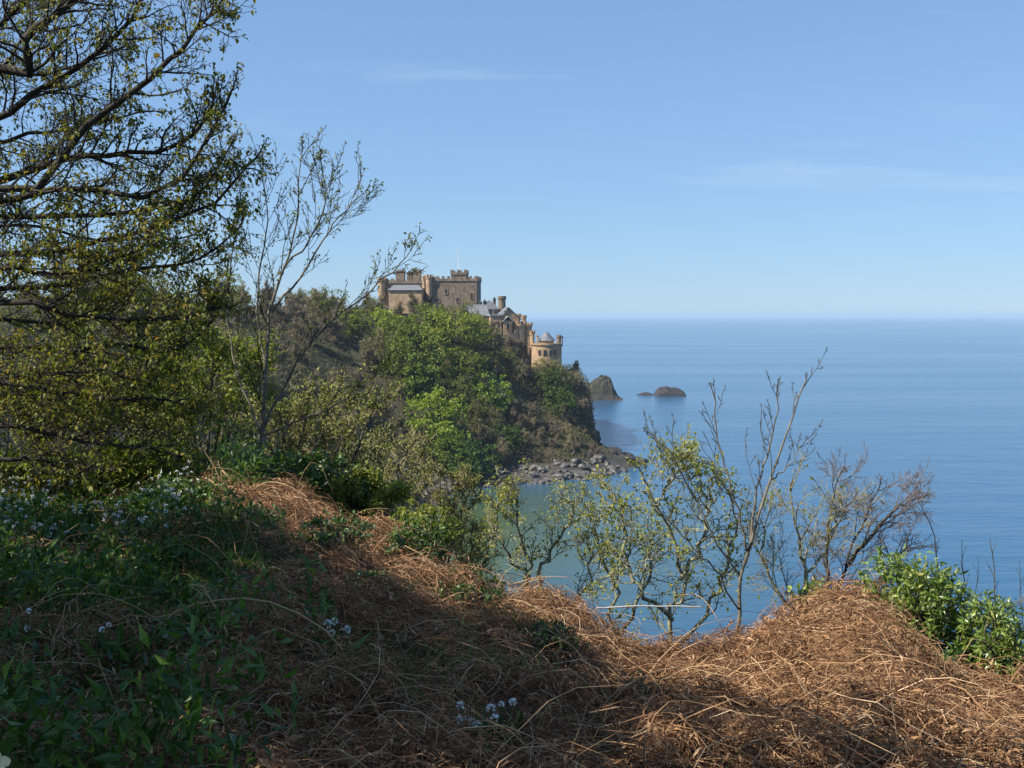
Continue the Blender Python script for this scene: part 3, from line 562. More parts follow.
r_ = np.random.default_rng(5); TREES = []
def tree_at(px, py, srcs, h_px, H0, label, cat='tree', group=None, name=None, sink=0.0):
    """stand a tree on the hill so that its crown centre is seen at px,py, h_px tall"""
    h = hit(px, py, lift=2.5)
    if h is None: return
    h = hit(px, py, lift=h_px * h[1] / FPX * .5) or h
    x, y, z = h; sc = h_px * y / FPX / H0; src = srcs[int(r_.integers(0, len(srcs)))]
    o = place_tree(src, (x, y, z - sink), r_.uniform(0, 6.28), sc, label, group); o['category'] = cat
    if name: o.name = name
    TREES.append((x, y, H0 * sc * .45)); return o
for px, py, kind, hpx, H0, lab in (
    (386, 326, G1, 34, 8, 'small bright lime round tree on the headland below the castle keep'),
    (414, 352, G0, 62, 9, 'broad mid-green tree at the centre of the headland wood'),
    (449, 335, G0, 54, 9, 'fresh green tree just below the castle wing roof'),
    (428, 324, G0, 42, 9, 'fresh green tree between the lime tree and the castle wing'),
    (478, 352, G3, 40, 9, 'olive tree left of the pavilion, above the headland gully'),
    (462, 372, G0, 48, 9, 'pale green tree in the middle of the slope under the pavilion'),
    (437, 424, G1, 66, 8, 'large bright green tree low on the headland slope'),
    (492, 394, G0, 44, 9, 'slender green tree on the brown slope right of the large bright tree'),
    (474, 462, G2, 46, 7, 'dark green bushy tree at the shore behind the boulders'),
    (446, 452, G0, 44, 9, 'leafy green tree at the left end of the boulder beach'),
    (523, 345, G1, 26, 8, 'tiny bright green tree in front of the drum tower'),
    (552, 386, G2, 36, 7, 'dark evergreen shrub tree hanging on the cliff under the round tower'),
    (560, 402, G2, 30, 7, 'lower dark evergreen shrub tree on the cliff face'),
    (540, 372, G3, 24, 9, 'dull olive shrub tree at the foot of the round tower'),
    (398, 375, G3, 40, 9, 'olive budding tree left of the broad mid-green tree'),
    (352, 322, G0, 30, 9, 'green tree on the skyline left of the castle'),
    (374, 312, G3, 30, 9, 'olive tree on the skyline just left of the castle keep'),
    (455, 398, G3, 44, 9, 'olive tree behind the large bright green tree'),
    (420, 380, G0, 46, 9, 'mid-green tree between the broad tree and the large bright tree'),
    (476, 330, G0, 34, 9, 'green tree under the right end of the castle wing'),
    (482, 420, G3, 44, 9, 'olive tree right of the large bright tree, above the dark bushy tree'),
    (400, 335, G0, 40, 9, 'green tree right of the lime round tree'),
    (505, 365, G3, 34, 9, 'olive tree below the pavilion terrace'),
    (536, 372, B1, 32, 7, 'bare scrub tree at the left foot of the round tower'),
    (548, 374, G3, 34, 9, 'olive scrub tree hiding the base of the round tower'),
    (561, 371, B1, 32, 7, 'bare scrub tree at the right foot of the round tower'),
    (492, 339, B0, 30, 8.5, 'grey-brown tree below the left wall of the pavilion'),
    (512, 344, B1, 30, 7, 'brown scrub tree under the pavilion terrace wall'),
    (508, 440, G2, 30, 7, 'dark ivy covered shrub tree low on the brown slope')):
    tree_at(px, py, kind, hpx, H0, lab)
# skyline fringe in front of the keep, then the mass of scrub over both slopes
for px in range(384, 470, 9): tree_at(px + r_.uniform(-3, 3), 303 + r_.uniform(-3, 3) + max(0, (px - 440) * .25), [B0, G3, B2][int(r_.integers(0, 3))], r_.uniform(22, 30), 9, 'olive brown tree in the fringe of trees under the castle keep walls', group='fringe of trees under the keep')
def scatter(n, box, srcs, hr, sp, ok, label, group, H0):
    c = 0
    for _ in range(n * 12):
        if c >= n: break
        x, y = r_.uniform(box[0], box[1]), r_.uniform(box[2], box[3]); z = float(z_big(x, y))
        if z < 2.6: continue
        h = r_.uniform(*hr); px, py = proj((x, y, z + h * .5))
        if not ok(px, py, x, y): continue
        if any((x - a)**2 + (y - b_)**2 < (sp + c_ * .35)**2 for a, b_, c_ in TREES): continue
        o = place_tree(srcs[int(r_.integers(0, len(srcs)))], (x, y, z - .1), r_.uniform(0, 6.28), h / H0, label, group); o['category'] = 'tree'; TREES.append((x, y, h * .3)); c += 1
    return c
inb = lambda px, py, x, y: -20 < px < 605
n1 = scatter(120, (-30, 27, 248, 385), B1 + B0, (4, 7.5), .8, lambda px, py, x, y: 395 < px < 592 and not (y > 335 and 520 < px < 575), 'bare brown scrub tree in the thicket on the headland slope', 'brown scrub trees on the headland slope', 8)
n1b = scatter(30, (2, 31, 262, 325), B1, (2.2, 4), .3, lambda px, py, x, y: 530 < px < 604, 'low bare brown scrub on the slope above the bay boulders', 'low scrub above the boulders', 8)
n2 = scatter(98, (-90, -8, 90, 345), B0 + B2 + B1 + G3[:1], (8, 12), 1.7, lambda px, py, x, y: 60 < px < 425, 'bare grey-brown tree in the wood on the hillside left of the bay', 'grey-brown trees on the far left hillside', 8.5)
n3 = scatter(30, (-45, -3, 35, 120), B2 + B0, (4.5, 7.5), 1.5, lambda px, py, x, y: 60 < px < 470 and py > 335, 'budding bare tree in the scrub between the bank and the bay', 'budding trees on the near left slope', 8.5)
n2b = scatter(22, (-80, -35, 230, 350), B0 + B2, (6, 9), .6, lambda px, py, x, y: 290 < px < 400, 'grey-brown tree on the slope left of the keep', 'grey trees left of the keep', 8.5)
n4 = scatter(45, (-150, -14, 30, 330), B0 + G3[:1], (5, 8), 1.5, lambda px, py, x, y: -30 < px < 250 and py < 420, 'bare tree on the plateau skyline behind the big overhanging tree', 'trees on the plateau skyline', 8.5)
print('TREES', n1, n2, n3, n4)
# low growth covering the slopes between the trees
r_ = np.random.default_rng(77); g = Geo(); n = 260000; X = r_.uniform(-110, 28, n); Y = r_.uniform(25, 400, n); Z = z_big(X, Y); k = (Z > 2.5) & (Z < 42); px = 512 + FPX * X / Y; k &= (px > -40) & (px < 620)
X, Y, Z = X[k], Y[k], Z[k]; cl = wob(X, Y, 6) + .5 * wob(Y, X, 2.5); k = (cl > -.5) | (r_.random(len(X)) < .3); X, Y, Z = X[k], Y[k], Z[k]
C = np.stack([X, Y, Z + r_.random(len(X)) ** .7 * np.clip(1.1 + .9 * wob(X, Y, 3.2) + .5 * wob(Y, X, 1.4), .25, 3.2)], 1); sz = r_.uniform(.25, .6, len(X)) * np.clip(Y / 160, .35, 1.1)
g.leaves(C, norm(r_.normal(0, 1, C.shape) + (0, 0, .5)), norm(r_.normal(0, .6, C.shape) + (0, 0, 1)), sz, sz * .7)
M['under'] = island_mat('undergrowth_leaves', [(0, (.035, .05, .012)), (.3, (.075, .085, .022)), (.6, (.11, .10, .04)), (1, (.16, .13, .07))], .8, .15, .15)
tag(g.build('undergrowth', M['under']), kind='stuff')
# ---------------------------------------------------------------- foreground plants
M['twig_purple'] = island_mat('twig_purple', [(0, (.09, .07, .06)), (.6, (.16, .125, .11)), (1, (.24, .20, .18))], .9)
M['leaf_syc'] = island_mat('sycamore_leaf', [(0, (.075, .10, .016)), (.5, (.15, .175, .026)), (.87, (.23, .22, .04)), (1, (.31, .22, .055))], .5, .4, .3)
M['leaf_bud'] = island_mat('young_leaf', [(0, (.16, .19, .03)), (.6, (.28, .30, .05)), (1, (.40, .38, .09))], .5, .4, .3)
M['leaf_bush'] = island_mat('bush_leaf', [(0, (.018, .045, .010)), (.5, (.045, .095, .016)), (1, (.10, .16, .03))], .4, .25, .5)
M['leaf_gloss'] = island_mat('glossy_leaf', [(0, (.06, .11, .02)), (.5, (.14, .21, .035)), (.85, (.23, .29, .06)), (1, (.38, .38, .12))], .32, .25, .5)
M['leaf_lime'] = island_mat('lime_leaf', [(0, (.09, .13, .02)), (.5, (.16, .20, .03)), (1, (.25, .27, .06))], .5, .4, .3)
M['leaf_garlic'] = island_mat('garlic_leaf', [(0, (.018, .048, .009)), (.55, (.045, .10, .016)), (1, (.11, .19, .036))], .4, .35, .4)
M['blade'] = island_mat('grass_blade', [(0, (.03, .07, .012)), (.5, (.07, .14, .022)), (1, (.14, .20, .05))], .5, .35, .3)
M['petal'] = island_mat('white_petal', [(0, (.62, .62, .58)), (1, (.85, .85, .82))], .6, .3, .2)
M['bracken'] = island_mat('dead_bracken', [(0, (.075, .036, .023)), (.4, (.20, .108, .055)), (.75, (.43, .25, .125)), (.94, (.58, .38, .21)), (1, (.68, .52, .34))], .8, .15, .15)
M['frond'] = island_mat('dead_frond', [(0, (.09, .045, .028)), (.5, (.22, .12, .062)), (.85, (.42, .245, .125)), (1, (.54, .36, .21))], .85, .25, .1)
M['stalk'] = island_mat('bracken_stalk', [(0, (.28, .17, .09)), (.6, (.42, .27, .14)), (1, (.55, .38, .22))], .7, .0, .2)
def tipleaves(g, r_, tips, per, ls, droop=.0, w=.6, spread=.03, frac=1.0, back=2):
    C, D = [], []
    for pts, ds in tips:
        if r_.random() > frac: continue
        for k in range(per):
            i = len(pts) - 1 - int(r_.integers(0, back)); C.append(pts[i] + r_.normal(0, spread, 3)); D.append(r_.normal(0, .8, 3) + ds[-1] * .6 + np.array([0, 0, -droop]))
    if not C: return
    C = np.array(C); D = norm(np.array(D)); U = norm(r_.normal(0, .5, C.shape) + (0, 0, 1)); s = ls * r_.uniform(.55, 1.25, len(C)); g.leaves(C, D, U, s, s * w)
def rootof(name, base, label, cat, group=None):
    e = empty(name, base); tag(e, label, cat, group); return e
def finish(root, out, mats, sides=(8, 5, 4, 3, 3), rmin=.0018, split=1, names=('trunk', 'branches')):
    """trunk level(s) become one part, finer wood another; world coordinates are moved to the root"""
    o = np.array(root.location); g0, g1 = Geo(), Geo()
    for l, L_ in out.items():
        LL = [(p - o, np.maximum(r, rmin)) for p, r in L_]
        (g0 if l < split else g1).lines(LL, sides[l])
    g0.build(names[0], mats[0], root, True)
    if g1.V: g1.build(names[1], mats[1], root, True)
def foliage(root, g, mt, name='leaves'):
    o = np.array(root.location); g.V = [v - o for v in g.V]; g.build(name, mt, root)
A = at
# ---- overhanging sycamore: trunk just outside the frame on the left
r_ = np.random.default_rng(101); out, tips = {}, []
base = np.array([-10.2, 13.2, CAMZ - 1.9]); root = rootof('sycamore_tree', base, 'big dark sycamore overhanging from the left with drooping young leaves', 'tree')
tr = spline([base + (0, 0, -.4), base + (.1, 0, 1.5), base + (.3, .1, 3.5), base + (.4, -.1, 5.6), base + (.6, -.2, 8.2)], 10); out[0] = [(tr, np.linspace(.36, .18, 11))]
PS = [None, dict(n=7, leadk=.5, kids=(30, 35), angle=.8, ratio=.25, rk=.42, fall=.6, t0=.08), dict(n=6, wander=.15, up=.035, kids=(4, 6), angle=.75, ratio=.55, rk=.55, fall=.4), dict(n=5, wander=.2, up=.05, kids=(2, 4), angle=.75, ratio=.6, rk=.6, fall=.3), dict(n=4, wander=.2, up=.03, taper=.6)]
LIMBS = [  # photo column, row, distance
    ([(0, 72, 9.2), (25, 42, 9), (52, 18, 9), (80, -4, 9), (125, -50, 9)], tr[8], .075, 3.0),
    ([(-60, 130, 9.4), (30, 95, 9.3), (85, 62, 9.2), (130, 22, 9.1), (150, -20, 9.1)], tr[7], .06, 2.8),
    ([(-40, 185, 9.6), (58, 160, 9.6), (113, 156, 9.5), (170, 148, 9.4), (205, 120, 9.2)], tr[6], .065, 2.8),
    ([(0, 192, 9), (78, 130, 9), (156, 74, 8.9), (192, 38, 8.9), (214, 12, 8.9)], tr[6], .06, 2.8),
    ([(-30, 200, 9.2), (80, 188, 9.2), (150, 196, 9.2), (195, 160, 9.1), (226, 105, 9.0)], tr[5], .055, 2.6),
    ([(-40, 215, 10), (60, 215, 10), (140, 210, 10.1), (200, 192, 10.2), (228, 150, 10.2)], tr[5], .05, 2.4),
    ([(-30, 255, 9.5), (60, 250, 9.4), (130, 235, 9.4), (205, 208, 9.4), (248, 165, 9.4)], tr[4], .055, 2.6),
    ([(0, 300, 8.6), (60, 312, 8.6), (117, 320, 8.6), (176, 318, 8.7), (214, 309, 8.8)], tr[3], .05, 2.2),
    ([(-20, 290, 10.2), (70, 285, 10.2), (130, 270, 10.3), (190, 262, 10.3), (235, 232, 10.3)], tr[3], .05, 2.4),
    ([(-20, 345, 9.6), (60, 352, 9.6), (120, 345, 9.7), (170, 350, 9.8), (205, 330, 9.8)], tr[2], .045, 2.2),
    ([(-30, 380, 9), (50, 392, 9), (110, 400, 9), (160, 398, 9.1), (196, 412, 9.2)], tr[2], .045, 2.2),
    ([(-30, 425, 8.4), (40, 432, 8.4), (90, 444, 8.4), (140, 446, 8.5), (192, 458, 8.6)], tr[1], .04, 2.0),
    ([(-20, 458, 8.0), (20, 455, 8), (45, 462, 8), (75, 466, 8), (100, 472, 8)], tr[1], .035, 1.4),
    ([(-40, 30, 10.5), (20, 5, 10.5), (60, -30, 10.4)], tr[8], .06, 2.4),
    ([(-60, 400, 11), (30, 375, 11), (110, 360, 11), (170, 372, 11)], tr[2], .045, 2.4),
    ([(-80, 60, 10.8), (-10, 70, 10.6), (50, 72, 10.5), (120, 48, 10.4)], tr[7], .05, 2.2),
    ([(-60, 150, 11.2), (10, 140, 11), (70, 128, 10.9), (140, 112, 10.9)], tr[6], .05, 2.2),
    ([(-60, 270, 8.6), (10, 268, 8.6), (60, 276, 8.6), (110, 262, 8.6), (150, 240, 8.6)], tr[4], .045, 2.0),
    ([(-60, 320, 11), (10, 318, 11), (80, 322, 11), (150, 300, 11.1), (200, 290, 11.1)], tr[3], .045, 2.2),
    ([(-60, 360, 8.4), (0, 372, 8.4), (50, 376, 8.4), (100, 370, 8.4), (140, 380, 8.5)], tr[2], .04, 2.0),
    ([(-60, 410, 10.2), (0, 410, 10.2), (60, 418, 10.2), (120, 420, 10.2), (160, 432, 10.2)], tr[1], .04, 2.0),
    ([(-60, 240, 11.2), (20, 225, 11.2), (110, 240, 11.2), (180, 238, 11.3)], tr[4], .045, 2.4)]
for pl, t_, rr_, Lc in LIMBS:
    limb(r_, [t_] + [A(p[0], p[1], p[2] * 1.3) for p in pl], 12, rr_ * .9, rr_ * .22, Lc * 1.12, 1, PS, out, tips, .016)
finish(root, out, [M['bark_dark'], M['bark_dark']], (10, 6, 4, 3, 3), .0034, split=2)
g = Geo(); low = [t for t in tips if proj(t[0][-1])[1] > 175 and (proj(t[0][-1])[1] < 425 or r_.random() < .22)]; hi = [t for t in tips if proj(t[0][-1])[1] <= 175]
tipleaves(g, r_, low, 4, .066, .8, .6, .045, .46, 3); tipleaves(g, r_, hi, 4, .058, .9, .6, .026, .38, 2); foliage(root, g, M['leaf_syc'])
print('SYC', {k: len(v) for k, v in out.items()}, len(tips))
# ---- young ash left of centre
def sapling(name, label, cat, seed, stems, P, mats, leaf=None, Y=None, bl=.0, split=1, sides=(8, 5, 4, 3, 3), rmin=.002, group=None):
    """stems: (control points as column,row,distance), r0, r1, child length"""
    r_ = np.random.default_rng(seed); out, tips = {}, []; b0 = A(*stems[0][0][0]); b0 = np.array([b0[0], b0[1], float(z_ground(b0[0], b0[1]))])
    root = rootof(name, b0, label, cat, group)
    for k, (pl, r0, r1, L_) in enumerate(stems):
        c = [A(*p) for p in pl]
        if k == 0: c = [b0 - (0, 0, .15)] + c
        limb(r_, c, 14, r0, r1, L_, 0, P, out, tips, P[0].get('jit', .012))
    finish(root, out, mats, sides, rmin, split)
    if leaf:
        g = Geo(); tipleaves(g, r_, tips, leaf[1], leaf[2], leaf[3], .6, leaf[4], leaf[5], leaf[6] if len(leaf) > 6 else 2); foliage(root, g, leaf[0])
    return root
PA = [dict(n=6, leadk=.3, kids=(9, 12), angle=.55, ratio=1.0, rk=.42, fall=.5, t0=.22), dict(n=6, wander=.09, up=.06, kids=(4, 6), angle=.6, ratio=.5, rk=.6), dict(n=4, wander=.13, up=.06, kids=(1, 3), angle=.6, ratio=.5, rk=.7), dict(n=3, wander=.15, up=.04, taper=.8)]
sapling('ash_sapling', 'slender grey sapling with forked stems and opening buds in front of the sky', 'young tree', 111, [
    ([(262, 436, 14), (266, 372, 14), (271, 312, 14), (284, 268, 14), (296, 222, 14), (302, 152, 14)], 0.0360, .006, .72),
    ([(263, 432, 14), (285, 384, 13.9), (320, 330, 13.8), (362, 297, 13.7), (394, 270, 13.6), (411, 250, 13.6)], 0.0202, .006, .55),
    ([(271, 312, 14), (296, 282, 14.1), (322, 240, 14.2), (343, 214, 14.2), (360, 196, 14.2)], 0.0173, .005, .75),
    ([(266, 372, 14), (258, 320, 14.2), (262, 260, 14.3), (268, 215, 14.3), (263, 172, 14.3)], 0.0173, .005, .8),
    ([(284, 268, 14), (310, 240, 13.8), (325, 200, 13.7), (322, 165, 13.7)], 0.0144, .005, .6),
    ([(262, 436, 14), (240, 380, 14.2), (228, 320, 14.4), (232, 255, 14.5), (240, 200, 14.5)], 0.0158, .005, .8),
    ([(262, 436, 14), (300, 420, 13.8), (340, 402, 13.6), (382, 372, 13.5)], 0.0144, .005, .6)], PA, [M['bark_pale'], M['bark_dark']], (M['bud_olive'], 3, .045, .1, .012, .5, 2), rmin=.0032)
# ---- bare sapling standing on the crest, right of centre
PB = [dict(n=6, leadk=.08, kids=(6, 9), angle=.5, ratio=1.0, rk=.45, fall=.55, t0=.3), dict(n=6, wander=.08, up=.08, kids=(2, 3), angle=.7, ratio=.32, rk=.6), dict(n=4, wander=.12, up=.08, kids=(1, 1), angle=.6, ratio=.4, rk=.7), dict(n=3, wander=.12, up=.05, taper=.9)]
sapling('bare_sapling', 'tall thin bare brown sapling rising from the crest of the bank', 'young tree', 121, [
    ([(738, 634, 9.3), (741, 585, 9.3), (751, 540, 9.3), (770, 480, 9.3), (790, 424, 9.3), (806, 380, 9.3)], 0.0207, .006, .6),
    ([(751, 540, 9.3), (757, 490, 9.35), (772, 440, 9.4), (778, 384, 9.4)], 0.0126, .005, .45),
    ([(748, 556, 9.3), (737, 505, 9.2), (722, 450, 9.2), (711, 386, 9.2)], 0.0104, .005, .45),
    ([(742, 580, 9.3), (715, 540, 9.2), (690, 490, 9.2), (666, 450, 9.1), (646, 430, 9.1)], 0.0092, .005, .4),
    ([(770, 480, 9.3), (790, 462, 9.4), (806, 440, 9.4)], 0.0069, .004, .3),
    ([(739, 610, 9.3), (715, 570, 9.1), (690, 545, 9.0), (670, 520, 9.0)], 0.0081, .004, .3)], PB, [M['bark_pale'], M['bark']], (M['bark'], 2, .018, -.3, .006, .9, 3), rmin=.0028)
# ---- gnarled elders with lichen bark and yellow-green leaf tufts behind the crest
PE = [dict(n=6, jit=.03, leadk=.3, kids=(14, 17), angle=.75, ratio=1.0, rk=.5, fall=.4, t0=.25), dict(n=6, wander=.28, up=.06, kids=(3, 5), angle=.75, ratio=.55, rk=.6), dict(n=5, wander=.25, up=.07, kids=(2, 3), angle=.8, ratio=.55, rk=.65), dict(n=3, wander=.28, up=.05, taper=.8)]
sapling('elder_bush', 'gnarled elder with yellow-green leaf tufts left of the bare sapling', 'shrub', 131, [
    ([(668, 690, 10.6), (672, 620, 10.6), (680, 580, 10.6), (672, 545, 10.6), (655, 505, 10.5), (640, 470, 10.5)], 0.0302, .009, .45),
    ([(680, 580, 10.6), (700, 545, 10.7), (708, 510, 10.8), (700, 475, 10.8)], 0.0252, .008, .4),
    ([(672, 620, 10.6), (645, 590, 10.4), (626, 560, 10.4), (622, 520, 10.4), (610, 490, 10.4)], 0.0252, .007, .4),
    ([(668, 660, 10.6), (700, 620, 10.8), (722, 580, 10.9), (735, 530, 10.9), (728, 490, 10.9)], 0.0252, .007, .4),
    ([(655, 505, 10.5), (672, 480, 10.4), (690, 455, 10.4)], 0.0150, .006, .35)], PE, [M['bark_lichen'], M['bark_lichen']], (M['leaf_bud'], 3, .05, .1, .035, .48, 3), rmin=.0034)
sapling('elder_bush', 'pale lichened elder shrub at the middle of the crest over the green bay water', 'shrub', 132, [
    ([(535, 680, 10.8), (532, 600, 10.8), (528, 560, 10.8), (518, 525, 10.7), (512, 488, 10.7)], 0.0252, .007, .4),
    ([(532, 600, 10.8), (548, 560, 10.9), (566, 525, 10.9), (572, 492, 10.9)], 0.0225, .006, .38),
    ([(530, 580, 10.8), (505, 550, 10.7), (495, 520, 10.7), (498, 495, 10.7)], 0.0180, .006, .35),
    ([(535, 640, 10.8), (575, 600, 10.9), (590, 560, 10.9), (590, 520, 10.9)], 0.0180, .006, .35)], PE, [M['bark_lichen'], M['bark_lichen']], (M['leaf_bud'], 3, .042, .1, .03, .46, 3), rmin=.0034)
sapling('elder_bush', 'lichened elder with bare crooked stems between the pale shrub and the tufted elder', 'shrub', 133, [
    ([(622, 700, 11.4), (618, 640, 11.4), (612, 590, 11.4), (600, 550, 11.4), (592, 512, 11.3)], 0.0300, .007, .4),
    ([(618, 640, 11.4), (640, 600, 11.4), (650, 560, 11.5), (648, 520, 11.5)], 0.0225, .007, .4),
    ([(612, 590, 11.4), (630, 550, 11.3), (628, 505, 11.3)], 0.0158, .006, .35)], PE, [M['bark_lichen'], M['bark_lichen']], (M['leaf_bud'], 3, .045, .1, .03, .38, 3), rmin=.0034)
# ---- hawthorns: fine bare twigs
PH = [dict(n=6, leadk=.3, kids=(12, 15), angle=.75, ratio=1.0, rk=.45, fall=.35, t0=.2), dict(n=6, wander=.16, up=.03, kids=(6, 8), angle=.8, ratio=.5, rk=.5), dict(n=5, wander=.2, up=.03, kids=(6, 8), angle=.8, ratio=.5, rk=.6), dict(n=3, wander=.2, up=.02, taper=.7)]
sapling('hawthorn_bush', 'bare hawthorn with a haze of fine purple-brown twigs over the blue sea', 'shrub', 141, [
    ([(828, 690, 11.5), (832, 620, 11.5), (846, 566, 11.5), (862, 525, 11.5), (878, 490, 11.5)], 0.0259, .007, .62),
    ([(846, 566, 11.5), (872, 535, 11.6), (896, 508, 11.7), (915, 498, 11.7)], .03, .006, .52),
    ([(832, 620, 11.5), (826, 570, 11.4), (828, 520, 11.4), (838, 478, 11.4)], .03, .006, .6),
    ([(830, 650, 11.5), (860, 610, 11.6), (884, 575, 11.7), (905, 548, 11.7)], .03, .006, .52)], PH, [M['bark'], M['twig_purple']], None, rmin=.002)
sapling('hawthorn_bush', 'smaller bare hawthorn just right of the thin sapling with a few green leaves', 'shrub', 142, [
    ([(796, 690, 10.8), (800, 625, 10.8), (806, 580, 10.8), (796, 535, 10.8), (790, 490, 10.8)], .04, .006, .45),
    ([(806, 580, 10.8), (826, 545, 10.9), (840, 510, 10.9)], 0.0180, .006, .45),
    ([(800, 625, 10.8), (775, 585, 10.7), (762, 550, 10.7), (770, 505, 10.7)], 0.0202, .006, .45)], PH, [M['bark_lichen'], M['twig_grey']], (M['leaf_lime'], 1, .05, 0, .02, .05, 2), rmin=.002)
# ---- scrub between bank and hill, left of the bay
PT = [dict(n=6, leadk=.3, kids=(8, 10), angle=.6, ratio=1.0, rk=.45, fall=.4, t0=.15), dict(n=6, wander=.14, up=.06, kids=(5, 6), angle=.65, ratio=.5, rk=.55), dict(n=5, wander=.18, up=.06, kids=(3, 4), angle=.7, ratio=.5, rk=.65), dict(n=3, wander=.2, up=.04, taper=.7)]
def thicket(px, top, bot, Y, seed, label, mats, leaf, wpx=50, name='scrub_bush'):
    rr = np.random.default_rng(seed); st = []
    for k in range(5):
        dx = (k - 2) * wpx / 4 + rr.normal(0, 4); dy = Y + rr.normal(0, .3)
        st.append(([(px + dx * .25, bot, Y if k == 0 else dy), (px + dx * .5, bot + (top - bot) * .35, dy), (px + dx * .85, bot + (top - bot) * .7, dy), (px + dx * 1.1, top + abs(dx) * .4, dy)], .0022 * Y, .0005 * Y, (bot - top) * Y / FPX * .36))
    return sapling(name, label, 'shrub', seed, st, PT, mats, leaf, rmin=.00030 * Y)
TW = [M['bark'], M['twig_grey']]; BO = M['bud_olive']
thicket(330, 400, 520, 17, 151, 'grey twiggy scrub bush right of the forked sapling base', TW, (BO, 3, .08, 0, .05, .6), 70)
thicket(385, 445, 550, 19, 152, 'olive budding scrub bush on the slope behind the dark green bush', TW, (BO, 3, .06, 0, .06, .5), 60)
thicket(440, 478, 570, 21, 153, 'thin pale scrub bush beside the end of the boulder beach', TW, (BO, 3, .07, 0, .05, .6), 60)
thicket(470, 530, 600, 15, 154, 'low thin scrub bush at the left edge of the green bay water', TW, (BO, 2, .05, 0, .04, .5), 44)
thicket(205, 350, 480, 19, 155, 'lime leaved scrub bush glowing under the overhanging sycamore', TW, (M['leaf_lime'], 5, .10, .2, .08, .8, 4), 90)
thicket(140, 375, 480, 20, 156, 'brown twiggy scrub bush behind the lower sycamore limbs', TW, (BO, 4, .09, 0, .06, .7), 90)
thicket(285, 415, 500, 16, 157, 'dense grey scrub bush at the foot of the forked sapling', TW, (BO, 3, .06, 0, .05, .4), 70)
thicket(60, 385, 480, 18, 158, 'olive scrub bush at the far left above the white flowers', TW, (BO, 5, .10, 0, .06, .8), 100)
thicket(365, 485, 545, 12.5, 159, 'short olive scrub bush above the brown bracken hump', TW, (M['leaf_lime'], 5, .055, 0, .04, .8), 50)
# ---- leafy bushes
def bush(name, label, px, py, Y, rad, n, ls, mt, seed, w=.38, whorl=6, droop=.1, stems=True):
    r_ = np.random.default_rng(seed); c = A(px, py, Y); gz = float(z_ground(c[0], c[1])); b0 = np.array([c[0], c[1], min(gz, c[2] - rad[2] * .5)])
    root = rootof(name, b0, label, 'bush'); m = int(n / whorl); v = norm(r_.normal(0, 1, (m, 3))); k = r_.normal(0, 1.6, (6, 3)); ph = r_.uniform(0, 6, 6)
    bump = 1 + .22 * sum(np.sin(v @ k[i] * 2 + ph[i]) for i in range(6)) / 2.4
    ctr = c + v * np.array(rad) * (r_.random((m, 1)) ** .33) * bump[:, None]; ctr = ctr[ctr[:, 2] > z_ground(ctr[:, 0], ctr[:, 1]) + .02]
    ax = norm(v[:len(ctr)] * .8 + np.array([0, 0, .8]) + r_.normal(0, .35, (len(ctr), 3))); C = np.repeat(ctr, whorl, 0); Ax = np.repeat(ax, whorl, 0)
    D = norm(r_.normal(0, .75, C.shape) + Ax * .55 - np.array([0, 0, droop])); s = ls * r_.uniform(.6, 1.25, len(C)); g = Geo(); g.leaves(C + r_.normal(0, ls * .12, C.shape), D, norm(Ax + r_.normal(0, .3, C.shape)), s, s * w, fold=.18); foliage(root, g, mt)
    if stems:
        sel = ctr[r_.permutation(len(ctr))[:min(90, len(ctr))]]; L_ = []
        for e in sel:
            st = b0 + np.array([r_.normal(0, rad[0] * .2), r_.normal(0, rad[1] * .2), -.05]); md = st * .5 + e * .5 + r_.normal(0, .05, 3) + np.array([0, 0, .12 * rad[2]]); L_.append((spline([st, md, e], 6) - b0, np.linspace(.012, .003, 7)))
        Geo().lines(L_, 4).build('stems', M['bark'], root)
    return root
bush('laurel_bush', 'glossy green laurel bush beside the tallest sunlit bracken mound', 914, 610, 7.25, (.36, .3, .34), 5200, .062, M['leaf_gloss'], 201, .32, 6, .35)
bush('laurel_bush', 'glossy laurel bush at the right edge of the photo, lower on the bank', 988, 652, 7.0, (.24, .3, .42), 3800, .058, M['leaf_gloss'], 202, .32, 6, .35)
bush('laurel_bush', 'leafy laurel bush cut off by the lower right edge of the photo', 1032, 690, 6.8, (.24, .3, .28), 2400, .056, M['leaf_gloss'], 203, .32, 6, .35)
bush('laurel_bush', 'small laurel sprig growing between the two glossy laurel bushes', 950, 660, 7.0, (.16, .2, .12), 420, .07, M['leaf_bush'], 204)
bush('ivy_bush', 'dark green ivy bush behind the left bracken heap', 285, 486, 12.4, (.85, .7, .42), 5200, .075, M['leaf_bush'], 205, .7, 5)
bush('ivy_bush', 'dark round bush rising from the bracken left of centre', 412, 556, 9.4, (.36, .4, .36), 2600, .05, M['leaf_bush'], 206, .55, 5)
bush('ivy_bush', 'low dark bush spreading below the round bush in the shade', 455, 590, 8.6, (.42, .4, .16), 1500, .045, M['leaf_bush'], 207, .55, 5)
bush('bramble_bush', 'bright green bramble mound above the white flowers at the far left', 35, 482, 11.8, (1.1, .7, .42), 5200, .08, M['leaf_lime'], 208, .6, 5)  # sunlight on this mound is put into the lime leaf colour
bush('bramble_bush', 'bright green bramble mound under the lowest sycamore branches', 140, 470, 12.2, (.85, .7, .40), 4400, .08, M['leaf_lime'], 209, .6, 5)  # lime leaf colour stands in for sun the sycamore blocks
bush('bramble_bush', 'olive bramble mound right of the bracken heap below the scrub', 425, 528, 11, (.36, .4, .22), 1300, .055, M['leaf_lime'], 210, .6, 4)
bush('bramble_bush', 'green sprig bush low between the elders on the crest', 545, 600, 9.4, (.2, .2, .1), 300, .05, M['leaf_lime'], 211, .6, 4)
